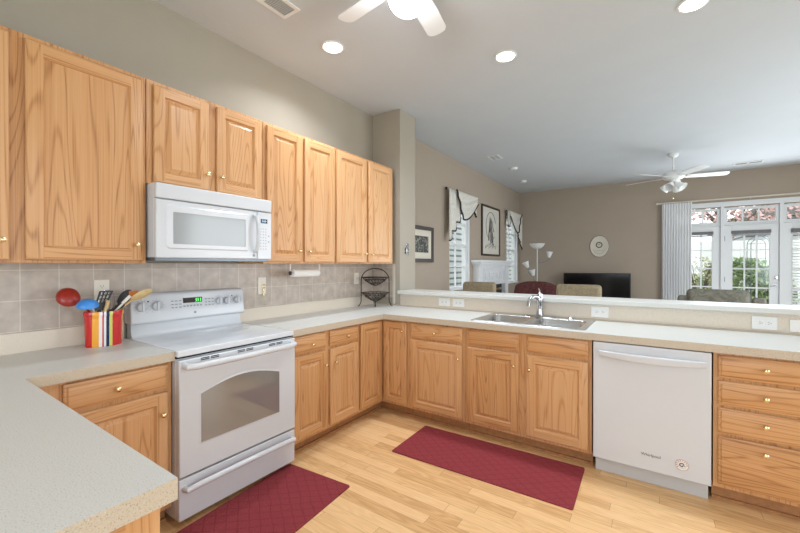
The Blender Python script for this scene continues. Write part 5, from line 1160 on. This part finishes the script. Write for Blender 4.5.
for x0, x1 in ((2.95, 3.09), (3.69, 3.83)):
    MB().prism([(5.33, 0.42), (6.08, 0.42), (6.08, 0.62), (5.70, 0.70), (5.45, 0.86), (5.33, 0.97)], 'x', x0, x1, M['grey_fabric']).build('arm', t, smooth=40, bevel=0.03, seg=4)
for x in (3.05, 3.73):
    for y in (5.40, 6.02): MB().lathe([(0.018, 0), (0.024, 0.12)], (x, y, 0), M['frame_dark'], 10).build('leg', t)

# sheer curtain with rod, shades, blind
t = thing('curtain_rod', 'long pale curtain rod above the patio doors', 'curtain rod', (3.9, YF - 0.08, 2.56))
mb = MB(); mb.tube([(2.74, YF - 0.09, 2.565), (5.45, YF - 0.09, 2.565)], 0.013, M['mat_board'], 12); mb.build('rod', t)
for x in (2.73, 5.46): MB().lathe([(0, -0.025), (0.022, -0.008), (0.022, 0.008), (0, 0.025)], (x, YF - 0.09, 2.565), M['mat_board'], 14, 'x').build('finial', t)
for x in (2.78, 4.1, 5.41): MB().tube([(x, YF - 0.001, 2.55), (x, YF - 0.09, 2.55)], 0.008, M['mat_board'], 8).build('bracket', t)
def cur(i, j):
    x = lerp(2.81, 3.275, i); z = lerp(2.548, 0.03, j)
    return (x, YF - 0.09 + (0.022 + 0.012 * math.sin(j * 2)) * math.sin(i * PI * 22 + 0.6 * math.sin(j * 3)), z)
o = MB().grid(cur, 132, 12, M['sheer']).build('sheer_curtain', smooth=80); tag(o, 'sheer white pleated curtain panel hanging beside the patio doors', 'curtain')
def rolled(label, x0, x1):
    t = thing('rolled_shade', label, 'blind', ((x0 + x1) / 2, YF, 1.95))
    mb = MB(); mb.box((x0, YF + 0.0, 1.925), (x1, YF + 0.024, 1.985), M['roof']); mb.build('cassette', t, smooth=0, bevel=0.006)
    MB().tube([(x0 + 0.01, YF + 0.012, 1.905), (x1 - 0.01, YF + 0.012, 1.905)], 0.014, M['mark_grey'], 10).build('rolled_fabric', t)
rolled('grey rolled-up shade on the glazed panel beside the sheer curtain', 3.09, 3.60)
rolled('grey rolled-up shade at the top of the hinged patio door', 3.855, 4.38)
t = thing('window_blind', 'white slatted blind on the glazed panel beyond the hinged door', 'blind', (4.9, YF, 1.95))
MB().box((4.63, YF - 0.012, 1.915), (5.165, YF + 0.024, 1.985), M['roof']).build('headrail', t, smooth=0)
mb = MB()
for k in range(34):
    z = 1.89 - k * 0.048; mb.add([(4.64, YF - 0.018, z - 0.014), (5.155, YF - 0.018, z - 0.014), (5.155, YF + 0.018, z + 0.010), (4.64, YF + 0.018, z + 0.010), (4.64, YF - 0.018, z - 0.012), (5.155, YF - 0.018, z - 0.012), (5.155, YF + 0.018, z + 0.012), (4.64, YF + 0.018, z + 0.012)], [(3, 2, 1, 0), (4, 5, 6, 7), (0, 1, 5, 4), (1, 2, 6, 5), (2, 3, 7, 6), (3, 0, 4, 7)], M['wall_white'])
mb.build('slat', t, smooth=0)

# wall hook on the corner
t = thing('wall_hook', 'small silver ornamental hook on the end of the corner wall', 'hook', (0.384, 2.575, 1.53))
mb = MB(); mb.lathe([(0, 0.012), (0.014, 0.010), (0.018, 0.0)], (0.3835, 2.60, 1.585), M['chrome'], 14, 'x'); mb.tube([(0.392, 2.605, 1.600), (0.394, 2.59, 1.57), (0.394, 2.57, 1.535), (0.394, 2.575, 1.50), (0.410, 2.585, 1.475), (0.418, 2.575, 1.495)], [0.008, 0.014, 0.010, 0.007, 0.005, 0.004], M['chrome'], 10); mb.build('back_plate', t)
mb = MB()
for s, z in ((1, 1.555), (-1, 1.555), (1, 1.515), (-1, 1.515)): mb.tube([(0.392, 2.578, z), (0.394, 2.578 + s * 0.028, z - 0.012), (0.394, 2.578 + s * 0.034, z - 0.030)], [0.006, 0.005, 0.003], M['iron'], 6)
mb.build('prong', t)

# ------------------------------------------------------------------ groups of repeats
GROUPS = {'base_cabinet': 'oak base cabinets under the worktops', 'wall_cabinet': 'oak wall cabinets in a row', 'countertop': 'laminate worktops', 'floor_mat': 'burgundy kitchen mats', 'wall_outlet': 'wall outlets around the worktops',
          'light_switch': 'switch plates around the worktops', 'recessed_light': 'recessed ceiling lights', 'ceiling_fan': 'white ceiling fans', 'ceiling_vent': 'ceiling vents', 'smoke_detector': 'ceiling detectors',
          'window_valance': 'swag valances on the mantel side windows', 'framed_picture': 'framed pictures on the mantel side wall', 'dining_chair': 'beige chairs behind the bar ledge', 'rolled_shade': 'rolled shades on the patio doors',
          'hedge_shrub': 'hedge shrubs outside the patio doors', 'neighbour_house': 'houses outside', 'ladle': 'utensils in the striped crock'}
UT = ('ladle', 'slotted_turner', 'whisk', 'wooden_spoon', 'spatula', 'serving_spoon', 'wooden_spatula', 'wooden_stick_spoon', 'small_ladle', 'pasta_fork')
for o in S.objects:
    if o.parent is None and o.get('label'):
        st_ = o.name.split('.')[0]
        if st_ in UT: o['group'] = 'utensils in the striped crock'
        elif st_ in GROUPS: o['group'] = GROUPS[st_]
